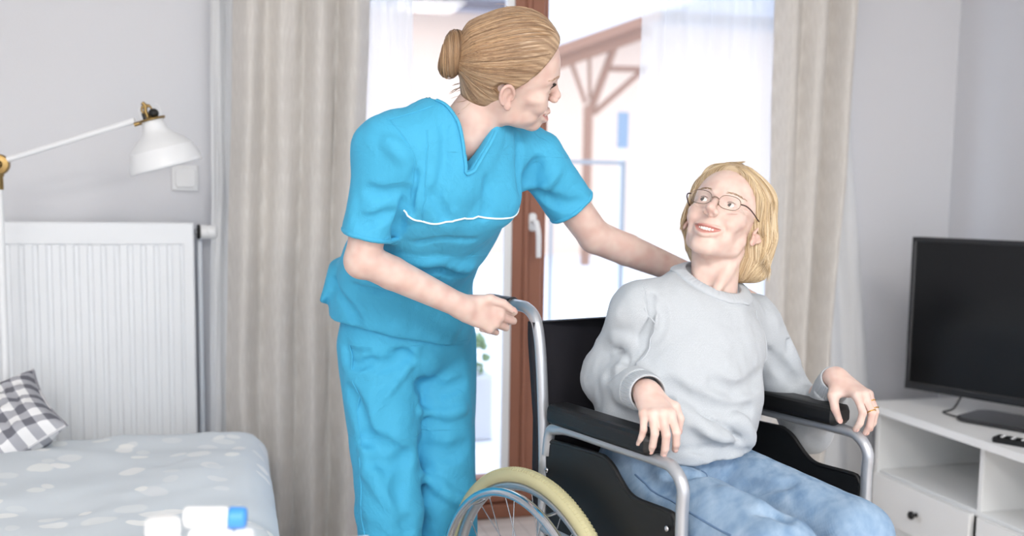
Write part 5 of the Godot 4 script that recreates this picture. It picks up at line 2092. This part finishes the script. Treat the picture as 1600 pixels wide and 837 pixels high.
	for q in [[sh, el, 0.80, 0.0555], [sh2, el2, 0.62, 0.0525]]:
		var ax: Vector3 = (q[1] - q[0]).normalized()
		var u := ax.cross(Vector3(0, 0, 1)).normalized()
		var rp := []
		for k in 40:
			rp.append(f.snap(q[0].lerp(q[1], q[2]) - ax * 0.006 + (u * cos(TAU * k / 40) + ax.cross(u) * sin(TAU * k / 40)) * q[3], -0.002))
		var hm := MB.new()
		hm.tube(rp, 0.0052, 8, true)
		obj("sleeve_hem", hm, M.scrub_blue, top)
	var vp := []
	for k in 13:
		vp.append(f.hit(B.lerp(A, k / 12.0) + nl * 0.006 + nn * 0.15, -nn, 0.0, 0.3))
	for k in range(1, 11):
		vp.append(f.hit(A.lerp(C, k / 11.0) + nr * 0.006 + nn * 0.15, -nn, 0.0, 0.3))
	var vm := MB.new()
	vm.tube(spline(vp, 3), 0.0046, 8, false, true, 0.7)
	obj("neck_edge", vm, M.scrub_blue, top)
	obj("princess_seam", seam(f, [v(-0.167, 1.288, 1.960), v(-0.166, 1.222, 1.950), v(-0.172, 1.161, 1.970), v(-0.175, 1.107, 1.980)], 0.0015, 0.0), M.scrub_blue, top)
	obj("yoke_seam", seam(f, [v(-0.157, 1.344, 1.980), v(-0.200, 1.323, 1.970), v(-0.240, 1.298, 1.960)], 0.0015, 0.0), M.scrub_blue, top)
	obj("armhole_seam", seam(f, [v(-0.240, 1.305, 1.960), v(-0.204, 1.263, 1.940), v(-0.191, 1.209, 1.950), v(-0.199, 1.159, 1.970)], 0.0015, 0.0), M.scrub_blue, top)
	obj("sleeve_hem_stitch", seam(f, [v(-0.324, 1.080, 1.990), v(-0.289, 1.071, 1.960), v(-0.259, 1.075, 1.960), v(-0.243, 1.084, 1.990)], 0.0012, 0.0), M.scrub_blue, top)


func nurse_trousers(t: Node3D) -> void:
	var f := Field.new(v(-0.47, 0.03, 2.62), v(0.03, 0.98, 2.12), 0.0068)
	var side := Vector3(0.84, 0, -0.545)
	f.econe(v(-0.25, 0.93, 2.37), v(-0.25, 0.84, 2.38), Vector2(0.152, 0.118), Vector2(0.160, 0.126), side, 0.03)
	for q in [[v(-0.305, 0.82, 2.34), v(-0.275, 0.45, 2.28), v(-0.27, 0.05, 2.30), 0.098, 0.075, 0.078], [v(-0.178, 0.82, 2.44), v(-0.152, 0.45, 2.39), v(-0.145, 0.05, 2.41), 0.096, 0.074, 0.078]]:
		f.cone(q[0], q[1], q[3], q[4], 0.012)
		f.cone(q[1], q[2], q[4], q[5], 0.02)
	fold_lines(f, [
		[[v(-0.327, 0.623, 2.220), v(-0.277, 0.612, 2.210), v(-0.222, 0.584, 2.220)], 0.010, 0.022, 0.006],
		[[v(-0.314, 0.580, 2.220), v(-0.263, 0.572, 2.210), v(-0.215, 0.589, 2.220)], 0.010, 0.022, 0.005],
		[[v(-0.321, 0.602, 2.220), v(-0.291, 0.525, 2.210), v(-0.235, 0.465, 2.220)], 0.011, 0.022, -0.005],
		[[v(-0.221, 0.552, 2.220), v(-0.242, 0.504, 2.210), v(-0.221, 0.421, 2.220)], 0.010, 0.022, 0.005],
		[[v(-0.201, 0.739, 2.300), v(-0.157, 0.718, 2.300), v(-0.093, 0.735, 2.330)], 0.008, 0.02, 0.005],
		[[v(-0.201, 0.680, 2.300), v(-0.142, 0.666, 2.300), v(-0.085, 0.675, 2.330)], 0.008, 0.02, -0.004],
		[[v(-0.193, 0.606, 2.300), v(-0.141, 0.572, 2.290), v(-0.076, 0.587, 2.320)], 0.010, 0.022, 0.006],
		[[v(-0.188, 0.531, 2.300), v(-0.133, 0.482, 2.290), v(-0.070, 0.451, 2.320)], 0.010, 0.022, -0.006],
		[[v(-0.361, 0.804, 2.250), v(-0.280, 0.791, 2.230), v(-0.220, 0.810, 2.260)], 0.007, 0.018, 0.003],
		[[v(-0.370, 0.730, 2.260), v(-0.338, 0.691, 2.240), v(-0.315, 0.621, 2.230)], 0.008, 0.018, 0.005],
		[[v(-0.214, 0.830, 2.280), v(-0.227, 0.783, 2.260), v(-0.281, 0.720, 2.240)], 0.007, 0.016, -0.003],
		[[v(-0.387, 0.819, 2.260), v(-0.354, 0.816, 2.250), v(-0.317, 0.821, 2.240)], 0.005, 0.010, 0.004],
		[[v(-0.384, 0.799, 2.260), v(-0.351, 0.793, 2.250), v(-0.310, 0.798, 2.240)], 0.005, 0.010, 0.004],
		[[v(-0.270, 0.825, 2.260), v(-0.238, 0.816, 2.260), v(-0.217, 0.798, 2.280)], 0.005, 0.010, 0.004],
	])
	f.rough(creases(5.0, 52), 0.006, Basis(Vector3(1.0, 0.5, 0), Vector3(-0.4, 0.6, 0), Vector3(0, 0.2, 1.0)))
	var mb := MB.new()
	f.mesh_into(mb)
	var tr := obj("scrub_trousers", mb, M.scrub_blue, t)
	obj("side_seam", seam(f, [v(-0.364, 0.830, 2.270), v(-0.345, 0.689, 2.250), v(-0.329, 0.604, 2.240), v(-0.321, 0.501, 2.240), v(-0.312, 0.405, 2.240)], 0.0018, 0.0), M.scrub_blue, tr)


func patient() -> void:
	var t := person("smiling elderly woman in grey sweatshirt and faded jeans seated in the wheelchair", Vector2(0.50, 1.85))
	var base := lin(225, 201, 190)
	var blush := lin(210, 172, 161)
	var n := noise(30.0, 15, 2)
	var body := MB.new()
	body.colored = true
	# ---- head and neck
	var hx := frame(Vector3(-0.37, 0.415, 0.83), Vector3(0.365, 0.884, -0.293), v(0.431, 1.116, 2.120))
	hx.basis = hx.basis.scaled_local(Vector3.ONE * 0.925)
	var inv := hx.affine_inverse()
	var hf := Field.new(Vector3(-0.105, -0.2, -0.16), Vector3(0.105, 0.14, 0.13), 0.0026)
	head_shape(hf, 1.0)
	var nb := inv * v(0.417, 0.967, 2.130)
	hf.cone(Vector3(0, -0.035, -0.030), nb, 0.049, 0.056, 0.02)
	# tendons and folds of the neck
	hf.cone(Vector3(0.050, -0.045, -0.028), inv * v(0.412, 0.983, 2.065), 0.010, 0.010, 0.022)
	hf.cone(Vector3(-0.045, -0.045, -0.028), inv * v(0.379, 0.987, 2.085), 0.010, 0.010, 0.022)
	# forehead lines, crow's feet and the pouches under the eyes
	for s: float in [-1.0, 1.0]:
		for q in [0.0, 1.0, 2.0]:
			hf.line([Vector3(s * 0.0495, 0.020 - q * 0.004, 0.0655), Vector3(s * 0.059, 0.024 - q * 0.008, 0.054)], 0.0008, 0.004, true)
		hf.line([Vector3(s * 0.018, 0.006, 0.0865), Vector3(s * 0.030, 0.0005, 0.0845), Vector3(s * 0.044, 0.004, 0.075)], 0.0012, 0.006, true)
		hf.line([Vector3(s * 0.040, -0.040, 0.083), Vector3(s * 0.044, -0.055, 0.074)], 0.0010, 0.006, true)
	hf.mesh_into(body, hx, face_paint(base, blush, lin(196, 128, 120), n))
	# ---- trunk and legs under the clothes
	var bf := Field.new(v(0.05, 0.1, 2.42), v(0.85, 1.02, 1.35), 0.014)
	var side := Vector3(0.88, -0.08, -0.47)
	bf.econe(v(0.34, 0.60, 2.10), v(0.37, 0.78, 2.10), Vector2(0.14, 0.11), Vector2(0.13, 0.10), side, 0.04)
	bf.econe(v(0.37, 0.78, 2.10), v(0.402, 0.92, 2.13), Vector2(0.13, 0.10), Vector2(0.12, 0.07), side, 0.04)
	bf.cone(v(0.402, 0.91, 2.14), v(0.408, 0.955, 2.15), 0.055, 0.042, 0.03)
	for q in [[v(0.27, 0.58, 2.08), v(0.455, 0.585, 1.66), v(0.47, 0.18, 1.60), v(0.50, 0.16, 1.50)], [v(0.43, 0.58, 2.17), v(0.625, 0.575, 1.80), v(0.60, 0.18, 1.68), v(0.64, 0.16, 1.58)]]:
		bf.cone(q[0], q[1], 0.06, 0.035, 0.04)
		bf.cone(q[1], q[2], 0.035, 0.032, 0.03)
	bf.mesh_into(body, Transform3D(), skin_paint(base, blush, n))
	# ---- right hand over the end of the near arm pad
	var wr := ch(-0.222, 0.806, 0.295)
	var af := Field.new(v(0.12, 0.62, 2.16), v(0.40, 0.88, 1.72), 0.0028)
	af.cone(wr.lerp(v(0.206, 0.797, 2.080), 0.5), wr, 0.029, 0.0245, 0.02)
	var hT := frame(ch(-0.255, 0.775, 0.372) - wr, Vector3(0.05, 0.86, 0.45), wr)
	var hd := hand_shape(af, hT, 1.0, [[34, 52, 22, 5], [36, 50, 20, 1], [38, 50, 20, -3], [42, 48, 18, -7]], [Vector3(0.047, -0.012, 0.040), Vector3(0.056, -0.030, 0.058), Vector3(0.052, -0.050, 0.070)], 0.88)
	af.mesh_into(body, Transform3D(), skin_paint(base, blush, n))
	# ---- left hand over the end of the far arm pad
	var wr2 := ch(0.268, 0.797, 0.328)
	var lf := Field.new(v(0.58, 0.60, 2.34), v(0.84, 0.86, 1.92), 0.0028)
	lf.cone(wr2.lerp(v(0.664, 0.704, 2.250), 0.5), wr2, 0.028, 0.0245, 0.02)
	var hT2 := frame(ch(0.264, 0.769, 0.408) - wr2, Vector3(0.30, 0.86, 0.42), wr2)
	var hd2 := hand_shape(lf, hT2, -1.0, [[36, 44, 22, 5], [36, 42, 20, 1], [38, 42, 20, -3], [42, 40, 18, -7]], [Vector3(0.044, -0.022, 0.040), Vector3(0.046, -0.046, 0.060), Vector3(0.036, -0.068, 0.074)], 0.88)
	lf.mesh_into(body, Transform3D(), skin_paint(base, blush, n))
	obj("body", body, M.skin, t)
	fingernails(t, hd.nails)
	fingernails(t, hd2.nails)
	# rings on the left hand
	for q in [[2, 0.42], [2, 0.85], [1, 0.9]]:
		var j: Array = hd2.joints[q[0]]
		var a: Vector3 = j[0].lerp(j[1], q[1])
		var w: Vector3 = (j[1] - j[0]).normalized()
		var u := w.cross(Vector3.UP).normalized()
		var rp := []
		for k in 20:
			rp.append(a + (u * cos(TAU * k / 20) + w.cross(u) * sin(TAU * k / 20)) * 0.0092)
		var rm := MB.new()
		rm.tube(rp, 0.0012, 6, true)
		obj("ring", rm, M.gold, t)
	eyes(t, hx, Vector3(-0.72, 0.52, 0.45), lin(62, 58, 54))
	teeth(t, hx)
	for s: float in [-1.0, 1.0]:
		brow_and_lashes(t, hf, hx, s, [lin(176, 150, 120), lin(150, 122, 96)], 0.35)
	patient_hair(t, hf, hx)
	patient_clothes(t, wr, wr2)
	glasses(hf, hx)


func patient_hair(t: Node3D, hf: Field, hx: Transform3D) -> void:
	var dark := lin(158, 128, 94)
	var mid := lin(206, 180, 142)
	var light := lin(236, 218, 186)
	var cols := [dark, mid, light, light, lin(224, 202, 162), lin(214, 188, 146)]
	var f := Field.new(Vector3(-0.135, -0.135, -0.165), Vector3(0.135, 0.165, 0.11), 0.0033)
	# the head leans back, so the bob hangs backwards from it
	var down := (hx.basis.inverse() * Vector3(0, -1, 0)).normalized()
	f.ell(Vector3(0, 0.047, -0.016), Vector3(0.083, 0.096, 0.106), 0.01)
	f.ell(Vector3(0, 0.050, 0.018), Vector3(0.071, 0.081, 0.074), 0.02)
	for s: float in [-1.0, 1.0]:
		var nr := 1.0 if s > 0.0 else 0.0
		f.cone(Vector3(s * 0.058, 0.075, -0.015), Vector3(s * 0.070, 0.008, -0.046), 0.034, 0.028 + 0.009 * nr, 0.04)
		f.cone(Vector3(s * 0.072, 0.006, -0.044), Vector3(s * 0.062, -0.030 - 0.025 * nr, -0.070), 0.028 + 0.009 * nr, 0.022 + 0.005 * nr, 0.03)
	f.ell(Vector3(0, 0.0, -0.100), Vector3(0.083, 0.082, 0.055), 0.04)
	f.cone(Vector3(0.076, -0.025, -0.075), Vector3(0.084, -0.052, -0.098), 0.028, 0.022, 0.03)
	f.ell(Vector3(0, -0.055, -0.085), Vector3(0.072, 0.038, 0.044), 0.03)
	# the face stays free: forehead, then the cheeks, the lower ear and the neck
	f.carve([Plane(Vector3(0.10, 0.62, -0.78).normalized(), 0.010)], 0.006, Vector3(-0.14, -0.14, -0.17), Vector3(0.14, 0.18, 0.13))
	f.ell(Vector3(0, -0.02, 0.075), Vector3(0.066, 0.098, 0.066), 0.006, Basis(), true)
	f.ell(Vector3(0, -0.14, -0.01), Vector3(0.052, 0.10, 0.052), 0.006, Basis(), true)
	f.ell(Vector3(0.088, -0.022, -0.004), Vector3(0.03, 0.026, 0.020), 0.006, Basis(), true)
	f.ell(Vector3(-0.088, -0.022, -0.004), Vector3(0.03, 0.026, 0.020), 0.006, Basis(), true)
	var nz := noise(1.0, 32, 3)
	var mb := MB.new()
	mb.colored = true
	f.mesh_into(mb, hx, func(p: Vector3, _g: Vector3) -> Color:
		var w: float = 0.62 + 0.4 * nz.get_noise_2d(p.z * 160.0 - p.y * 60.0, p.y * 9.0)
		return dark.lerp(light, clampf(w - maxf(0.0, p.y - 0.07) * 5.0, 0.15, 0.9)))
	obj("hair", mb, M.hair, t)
	var rg := RandomNumberGenerator.new()
	rg.seed = 321
	var lines := []
	for k in 4200:
		# parted on her left: strands leave the parting and fall to both sides
		var part := 0.018
		var s := 1.0 if rg.randf() < 0.62 else -1.0
		var p := Vector3(part + s * rg.randf_range(0.0, 0.03), 0.15, rg.randf_range(-0.10, 0.070))
		if k < 1300:
			# along the hairline
			var hy := rg.randf_range(-0.01, 0.125)
			var hxx := s * sqrt(maxf(0.0, 1.0 - pow(hy / 0.128, 2.0))) * 0.078 * rg.randf_range(0.2, 1.0)
			p = Vector3(hxx, hy, (0.62 * hy + 0.10 * hxx - 0.0105) / 0.78 - rg.randf() * 0.012)
		elif rg.randf() < 0.55:
			p = Vector3(s * 0.12, rg.randf_range(-0.05, 0.10), rg.randf_range(-0.15, 0.05))
		p = f.snap(p, 0.0005)
		if p.y * 0.62 - p.z * 0.78 + p.x * 0.10 < 0.0095:
			continue
		var L := []
		var lift := rg.randf_range(0.0002, 0.0030)
		var sweep := rg.randf_range(-0.12, 0.12)
		var turn := rg.randf_range(-0.4, 0.5)
		var stop := rg.randf_range(-0.098, -0.070) + (0.035 if s < 0.0 else 0.0)
		for j in 34:
			if absf(f.at(p) - lift) > 0.006:
				break
			L.append(hx * p)
			var g := f.grad(p).normalized()
			var d := down + Vector3(signf(p.x if absf(p.x) > 0.02 else s) * (0.9 if p.y > 0.10 else 0.0), 0, sweep - (0.5 if p.y > 0.07 else 0.0))
			if p.y < -0.045:
				d = down + Vector3(-signf(p.x) * 0.4, 0.1, turn)
			d = (d - g * g.dot(d)).normalized()
			p = f.snap(p + d * 0.0085, lift, 3)
			if p.y < stop:
				break
		lines.append(L)
	# fringe over the far temple and thin ends beside the far cheek
	for k in 170:
		var w := rg.randf()
		var a := Vector3(lerpf(0.016, -0.02, w), 0.142 - 0.004 * rg.randf(), 0.045 - 0.03 * w)
		var b := Vector3(-0.056 - 0.008 * rg.randf(), 0.098 + 0.012 * rg.randf(), 0.046 - 0.03 * rg.randf())
		var c := Vector3(-0.079 - 0.006 * rg.randf(), 0.035, 0.026 - 0.03 * rg.randf())
		var e := Vector3(-0.083 - 0.006 * rg.randf(), -0.018 - 0.02 * rg.randf(), 0.008 - 0.03 * rg.randf())
		var L := []
		for p in spline([a, b, c, e], 7):
			L.append(hx * p)
		lines.append(L)
	# loose locks that flick out at the ends on the near side
	for k in 160:
		var w := rg.randf()
		var c := f.snap(Vector3(0.12, 0.02, lerpf(0.0, -0.10, w)), 0.002)
		var e := f.snap(Vector3(0.12, -0.035, lerpf(-0.025, -0.12, w)), 0.003)
		var g := e + Vector3(rg.randf_range(-0.012, 0.010), -0.018 - 0.012 * rg.randf(), rg.randf_range(-0.014, 0.010))
		var b := f.snap(Vector3(0.11, 0.07, lerpf(0.020, -0.06, w)), 0.001)
		var L := []
		for p in spline([b, c, e, g], 6):
			L.append(hx * p)
		lines.append(L)
	var so := obj("hair_strands", strands(lines, 0.0005, cols, 5), M.hair, t)
	so.set_meta("kind", "stuff")


func glasses(hf: Field, hx: Transform3D) -> void:
	var o := thing("eyeglasses", "thin gold rimmed eyeglasses on the face of the seated woman", "glasses", hx.origin)
	var node: Node3D = get_node("person_001")
	o.transform = node.transform * Transform3D(Basis(), hx.origin)
	var b := Transform3D(hx.basis, Vector3.ZERO)
	var wire := mat("spectacle_wire", rgb(150, 134, 122), 0.25, 0.9)
	var arm_m := mat("spectacle_arm", rgb(70, 44, 40), 0.35)
	for s: float in [-1.0, 1.0]:
		var ring := []
		var inner := PackedVector2Array()
		for k in 40:
			var a := TAU * k / 40
			var x := 0.0235 * signf(cos(a)) * pow(absf(cos(a)), 0.8)
			var y := 0.0155 * signf(sin(a)) * pow(absf(sin(a)), 0.8)
			ring.append(b * Vector3(s * 0.0325 + x, 0.0145 + y, 0.1035 - 0.004 * pow((s * 0.0325 + x) / 0.056, 2.0) + y * 0.06))
		var fm := MB.new()
		fm.tube(ring, 0.0008, 8, true)
		obj("rim", fm, wire, o)
		var gl := MB.new()
		var rows := []
		for r in 7:
			var row := PackedVector3Array()
			var ce := b * Vector3(s * 0.0325, 0.0145, 0.1035)
			for k in 40:
				row.append(ce.lerp(ring[k], r / 6.0) + b.basis.z * 0.0012 * (1.0 - pow(r / 6.0, 2.0)))
			rows.append(row)
		gl.grid(rows, true)
		obj("lens", gl, M.pane_glass, o)
		var am := MB.new()
		var tp := [b * Vector3(s * 0.0560, 0.018, 0.098), b * Vector3(s * 0.0665, 0.019, 0.092), b * Vector3(s * 0.0745, 0.0195, 0.07), b * Vector3(s * 0.0800, 0.020, 0.03), b * Vector3(s * 0.0815, 0.021, -0.005), b * Vector3(s * 0.080, 0.004, -0.028)]
		am.tube(spline(tp, 5), 0.0014, 8)
		obj("temple_arm", am, arm_m, o)
		var pd := MB.new()
		pd.ball(b * Vector3(s * 0.0085, 0.008, 0.0985), Vector3(0.0015, 0.004, 0.003), b.basis, 10)
		pd.tube([b * Vector3(s * 0.0085, 0.009, 0.0985), b * Vector3(s * 0.0105, 0.013, 0.1025)], 0.0005, 5)
		obj("nose_pad", pd, wire, o)
	var br := MB.new()
	br.tube(spline([b * Vector3(-0.0095, 0.017, 0.1035), b * Vector3(0, 0.0205, 0.1045), b * Vector3(0.0095, 0.017, 0.1035)], 5), 0.0011, 8)
	obj("bridge", br, wire, o)


func patient_clothes(t: Node3D, wr: Vector3, wr2: Vector3) -> void:
	var side := Vector3(0.88, -0.08, -0.47)
	var f := Field.new(v(0.08, 0.55, 2.46), v(0.80, 1.04, 1.86), 0.006)
	# right sleeve
	var sh := v(0.254, 0.935, 2.060)
	var el := v(0.204, 0.789, 2.125)
	var cu := wr.lerp(el, 0.16)
	f.cone(sh, el, 0.058, 0.052, 0.03)
	f.cone(el, cu, 0.051, 0.041, 0.03)
	var ax := (wr - el).normalized()
	f.carve([Plane(-ax, -(cu.dot(ax)))], 0.004, cu - Vector3.ONE * 0.09, cu + Vector3.ONE * 0.10)
	# left sleeve, its elbow hanging outside the arm rest
	var sh2 := v(0.537, 0.893, 2.240)
	var el2 := v(0.680, 0.646, 2.300)
	var cu2 := wr2.lerp(el2, 0.18)
	f.cone(sh2, el2, 0.058, 0.050, 0.03)
	f.cone(el2, cu2, 0.048, 0.036, 0.03)
	var ax2 := (wr2 - el2).normalized()
	f.carve([Plane(-ax2, -(cu2.dot(ax2)))], 0.004, cu2 - Vector3.ONE * 0.08, cu2 + Vector3.ONE * 0.09)
	# trunk
	f.econe(v(0.340, 0.615, 2.07), v(0.342, 0.70, 2.07), Vector2(0.155, 0.122), Vector2(0.162, 0.135), side, 0.04)
	f.econe(v(0.342, 0.70, 2.07), v(0.366, 0.79, 2.085), Vector2(0.162, 0.135), Vector2(0.155, 0.122), side, 0.04)
	f.econe(v(0.366, 0.79, 2.085), v(0.392, 0.885, 2.12), Vector2(0.155, 0.122), Vector2(0.148, 0.102), side, 0.04)
	f.econe(v(0.392, 0.885, 2.12), v(0.403, 0.945, 2.14), Vector2(0.148, 0.102), Vector2(0.115, 0.07), side, 0.04)
	f.cone(v(0.402, 0.955, 2.13), sh + Vector3(0.02, 0.0, 0), 0.058, 0.060, 0.04)
	f.cone(v(0.405, 0.945, 2.14), sh2 + Vector3(-0.02, 0.01, 0), 0.058, 0.056, 0.04)
	f.cone(v(0.403, 0.94, 2.13), v(0.408, 0.985, 2.13), 0.08, 0.066, 0.04)
	# lower edge
	f.carve([Plane(Vector3(0.02, 1, 0.15).normalized(), v(0.356, 0.656, 1.930).dot(Vector3(0.02, 1, 0.15).normalized()))], 0.004, v(0.05, 0.5, 2.5), v(0.56, 0.68, 1.8))
	var nc := v(0.416, 1.000, 2.125)
	var sx := Vector3(0.86, -0.17, -0.47).normalized()
	var sz := Vector3(0.36, -0.44, 0.82).normalized()
	var na := sz.cross(sx).normalized()
	if na.y < 0:
		na = -na
	fold_lines(f, [
		[[v(0.276, 0.987, 2.000), v(0.272, 0.930, 2.000), v(0.256, 0.879, 2.000), v(0.233, 0.848, 1.980)], 0.007, 0.010, 0.012],
		[[v(0.294, 0.968, 2.000), v(0.298, 0.930, 2.000), v(0.286, 0.879, 2.000)], 0.006, 0.012, 0.004],
		[[v(0.165, 0.880, 2.000), v(0.199, 0.880, 1.980), v(0.218, 0.862, 1.970), v(0.231, 0.842, 1.970)], 0.006, 0.010, 0.009],
		[[v(0.159, 0.890, 2.000), v(0.198, 0.892, 1.980), v(0.226, 0.875, 1.980)], 0.010, 0.016, -0.005],
		[[v(0.160, 0.833, 2.000), v(0.196, 0.830, 1.980), v(0.233, 0.826, 1.970)], 0.008, 0.016, 0.004],
		[[v(0.299, 0.812, 1.950), v(0.354, 0.783, 1.940), v(0.412, 0.763, 1.950), v(0.476, 0.754, 2.000)], 0.010, 0.02, 0.007],
		[[v(0.302, 0.782, 1.950), v(0.358, 0.769, 1.930), v(0.404, 0.738, 1.940), v(0.458, 0.704, 1.980)], 0.006, 0.010, 0.010],
		[[v(0.325, 0.756, 1.950), v(0.372, 0.727, 1.930), v(0.426, 0.700, 1.950)], 0.011, 0.02, -0.008],
		[[v(0.343, 0.714, 1.940), v(0.386, 0.686, 1.930), v(0.440, 0.673, 1.950)], 0.009, 0.018, 0.006],
		[[v(0.441, 0.747, 1.970), v(0.463, 0.722, 1.980), v(0.486, 0.689, 2.000)], 0.011, 0.018, -0.008],
		[[v(0.398, 0.813, 1.950), v(0.454, 0.796, 1.980), v(0.515, 0.816, 2.050)], 0.009, 0.02, 0.005],
		[[v(0.534, 0.919, 2.120), v(0.540, 0.852, 2.120), v(0.528, 0.787, 2.100)], 0.008, 0.018, 0.006],
		[[v(0.565, 0.847, 2.150), v(0.595, 0.801, 2.180), v(0.623, 0.770, 2.200)], 0.008, 0.018, 0.005],
		[[v(0.204, 0.754, 1.980), v(0.252, 0.729, 1.950), v(0.301, 0.701, 1.940)], 0.009, 0.02, 0.004],
		[[v(0.183, 0.685, 2.000), v(0.236, 0.686, 1.970), v(0.289, 0.682, 1.940)], 0.008, 0.016, 0.006],
		[[v(0.330, 0.689, 1.930), v(0.373, 0.689, 1.930), v(0.427, 0.678, 1.950), v(0.476, 0.671, 2.000)], 0.005, 0.010, 0.003],
	])
	f.rough(noise(11.0, 54, 3), 0.006, Basis(Vector3(1.0, 0, 0), Vector3(0, 0.8, 0), Vector3(0, 0, 1.0)))
	f.carve([Plane(-na, -(nc.dot(na) - 0.002))], 0.003, nc - Vector3.ONE * 0.11, nc + Vector3.ONE * 0.13)
	var mb := MB.new()
	f.mesh_into(mb)
	var top := obj("sweatshirt", mb, M.sweat_grey, t)
	# ribbed cuffs, collar and waistband
	for q in [[cu, ax, 0.0385, 0.034], [cu2, ax2, 0.034, 0.031]]:
		obj("cuff", ribbed(q[0] - q[1] * 0.012, q[1], Vector3.UP, Vector2(q[2] + 0.001, q[2] - 0.001), Vector2(q[3], q[3] - 0.001), 0.052, 60), M.rib_grey, top)
	var cm := MB.new()
	var rows := []
	for q in 9:
		var row := PackedVector3Array()
		for k in 240:
			var a := TAU * k / 240.0
			var dirv := sx * cos(a) * 0.0655 + sz * sin(a) * 0.0620
			var inner := nc + dirv * 0.965 + na * 0.004
			var far := f.snap(nc + dirv * 1.36 - na * 0.012, 0.0)
			var g := f.grad(far).normalized()
			var e: float = [0.0, 0.0, 0.06, 0.25, 0.5, 0.75, 0.94, 1.0, 1.0][q]
			var lift: float = [0.0, 0.0, 0.004, 0.0065, 0.007, 0.0062, 0.0045, 0.002, -0.004][q]
			var p := inner.lerp(far, e) + (na.lerp(g, e)).normalized() * (lift + 0.0004 * sin(k * PI * 0.5))
			if q == 0:
				p -= na * 0.012
			row.append(p)
		rows.append(row)
	cm.grid(rows, true, false)
	obj("collar", cm, M.rib_grey, top)
	obj("armhole_seam", seam(f, [v(0.260, 1.004, 2.020), v(0.273, 0.956, 1.990), v(0.268, 0.894, 1.980), v(0.253, 0.831, 1.980)], 0.0015), M.rib_grey, top)
	obj("armhole_seam", seam(f, [v(0.528, 0.946, 2.120), v(0.537, 0.881, 2.100), v(0.528, 0.814, 2.100), v(0.519, 0.774, 2.100)], 0.0015), M.rib_grey, top)
	# ---- jeans
	var j := Field.new(v(0.10, 0.10, 2.40), v(0.78, 0.72, 1.42), 0.0068)
	j.econe(v(0.335, 0.60, 2.10), v(0.345, 0.67, 2.09), Vector2(0.165, 0.125), Vector2(0.155, 0.118), side, 0.03)
	for q in [[v(0.265, 0.578, 2.07), v(0.455, 0.572, 1.665), v(0.475, 0.18, 1.60), 0.088, 0.068], [v(0.43, 0.578, 2.16), v(0.625, 0.565, 1.80), v(0.61, 0.18, 1.69), 0.086, 0.068]]:
		j.cone(q[0], q[1], q[3], q[4], 0.02)
		j.cone(q[1], q[2], q[4] - 0.002, 0.055, 0.02)
	fold_lines(j, [
		[[v(0.296, 0.649, 1.900), v(0.353, 0.649, 1.880), v(0.422, 0.643, 1.920)], 0.008, 0.018, 0.006],
		[[v(0.241, 0.666, 1.950), v(0.260, 0.642, 1.900), v(0.301, 0.626, 1.850)], 0.008, 0.018, 0.004],
		[[v(0.441, 0.631, 1.950), v(0.487, 0.618, 1.930), v(0.540, 0.621, 1.900)], 0.008, 0.018, 0.004],
		[[v(0.431, 0.639, 1.700), v(0.453, 0.629, 1.680), v(0.459, 0.612, 1.660)], 0.008, 0.018, 0.004],
		[[v(0.385, 0.642, 1.800), v(0.420, 0.635, 1.750), v(0.442, 0.639, 1.700)], 0.008, 0.018, -0.003],
	])
	j.rough(noise(9.0, 58, 3), 0.004, Basis(Vector3(1, 0, 0), Vector3(0, 1, 0), Vector3(0, 0, 0.7)))
	var jm := MB.new()
	j.mesh_into(jm)
	var jo := obj("jeans", jm, M.denim, t)
	obj("fly_seam", seam(j, [v(0.369, 0.644, 1.930), v(0.382, 0.635, 1.900), v(0.411, 0.620, 1.920)], 0.002), M.denim_stitch, jo)
	obj("side_seam", seam(j, [v(0.235, 0.640, 1.950), v(0.291, 0.617, 1.860), v(0.341, 0.608, 1.740), v(0.373, 0.605, 1.680)], 0.002), M.denim_stitch, jo)
	for q in [v(0.50, 0.157, 1.54), v(0.63, 0.157, 1.63)]:
		var sf := Field.new(Vector3(-0.06, -0.01, -0.12), Vector3(0.06, 0.12, 0.14), 0.006)
		sf.econe(Vector3(0, 0.035, -0.07), Vector3(0, 0.028, 0.10), Vector2(0.034, 0.034), Vector2(0.04, 0.025), Vector3(1, 0, 0), 0.03)
		sf.cone(Vector3(0, 0.05, -0.06), Vector3(0, 0.09, -0.06), 0.038, 0.04, 0.03)
		sf.carve([Plane(Vector3(0, 1, 0), 0.0)], 0.004, Vector3(-0.1, -0.1, -0.2), Vector3(0.1, 0.02, 0.3))
		var sm := MB.new()
		sf.mesh_into(sm, Transform3D(Basis(Vector3(0, 1, 0), 0.45), q))
		obj("shoe", sm, M.shoe_grey, t)


# short ribbed tube round an axis
func ribbed(at: Vector3, axis: Vector3, up: Vector3, r0: Vector2, r1: Vector2, length: float, ribs: int) -> MB:
	var u := axis.cross(up).normalized()
	var w := u.cross(axis).normalized()
	var mb := MB.new()
	var rows := []
	var prof := [[0.0, 0.0], [0.06, 0.6], [0.2, 0.95], [0.5, 1.0], [0.85, 0.98], [0.97, 0.8], [1.0, 0.3], [0.97, -0.6], [0.4, -1.0]]
	for q in prof:
		var row := PackedVector3Array()
		for k in ribs * 4:
			var a := TAU * k / (ribs * 4)
			var r := r0.lerp(r1, q[0])
			var off: float = 0.003 * q[1] + 0.0006 * sin(k * PI * 0.5) * (1.0 if q[1] > 0 else 0.0)
			row.append(at + axis * (length * q[0]) + u * cos(a) * (r.x + off) + w * sin(a) * (r.y + off))
		rows.append(row)
	mb.grid(rows, true, false)
	return mb
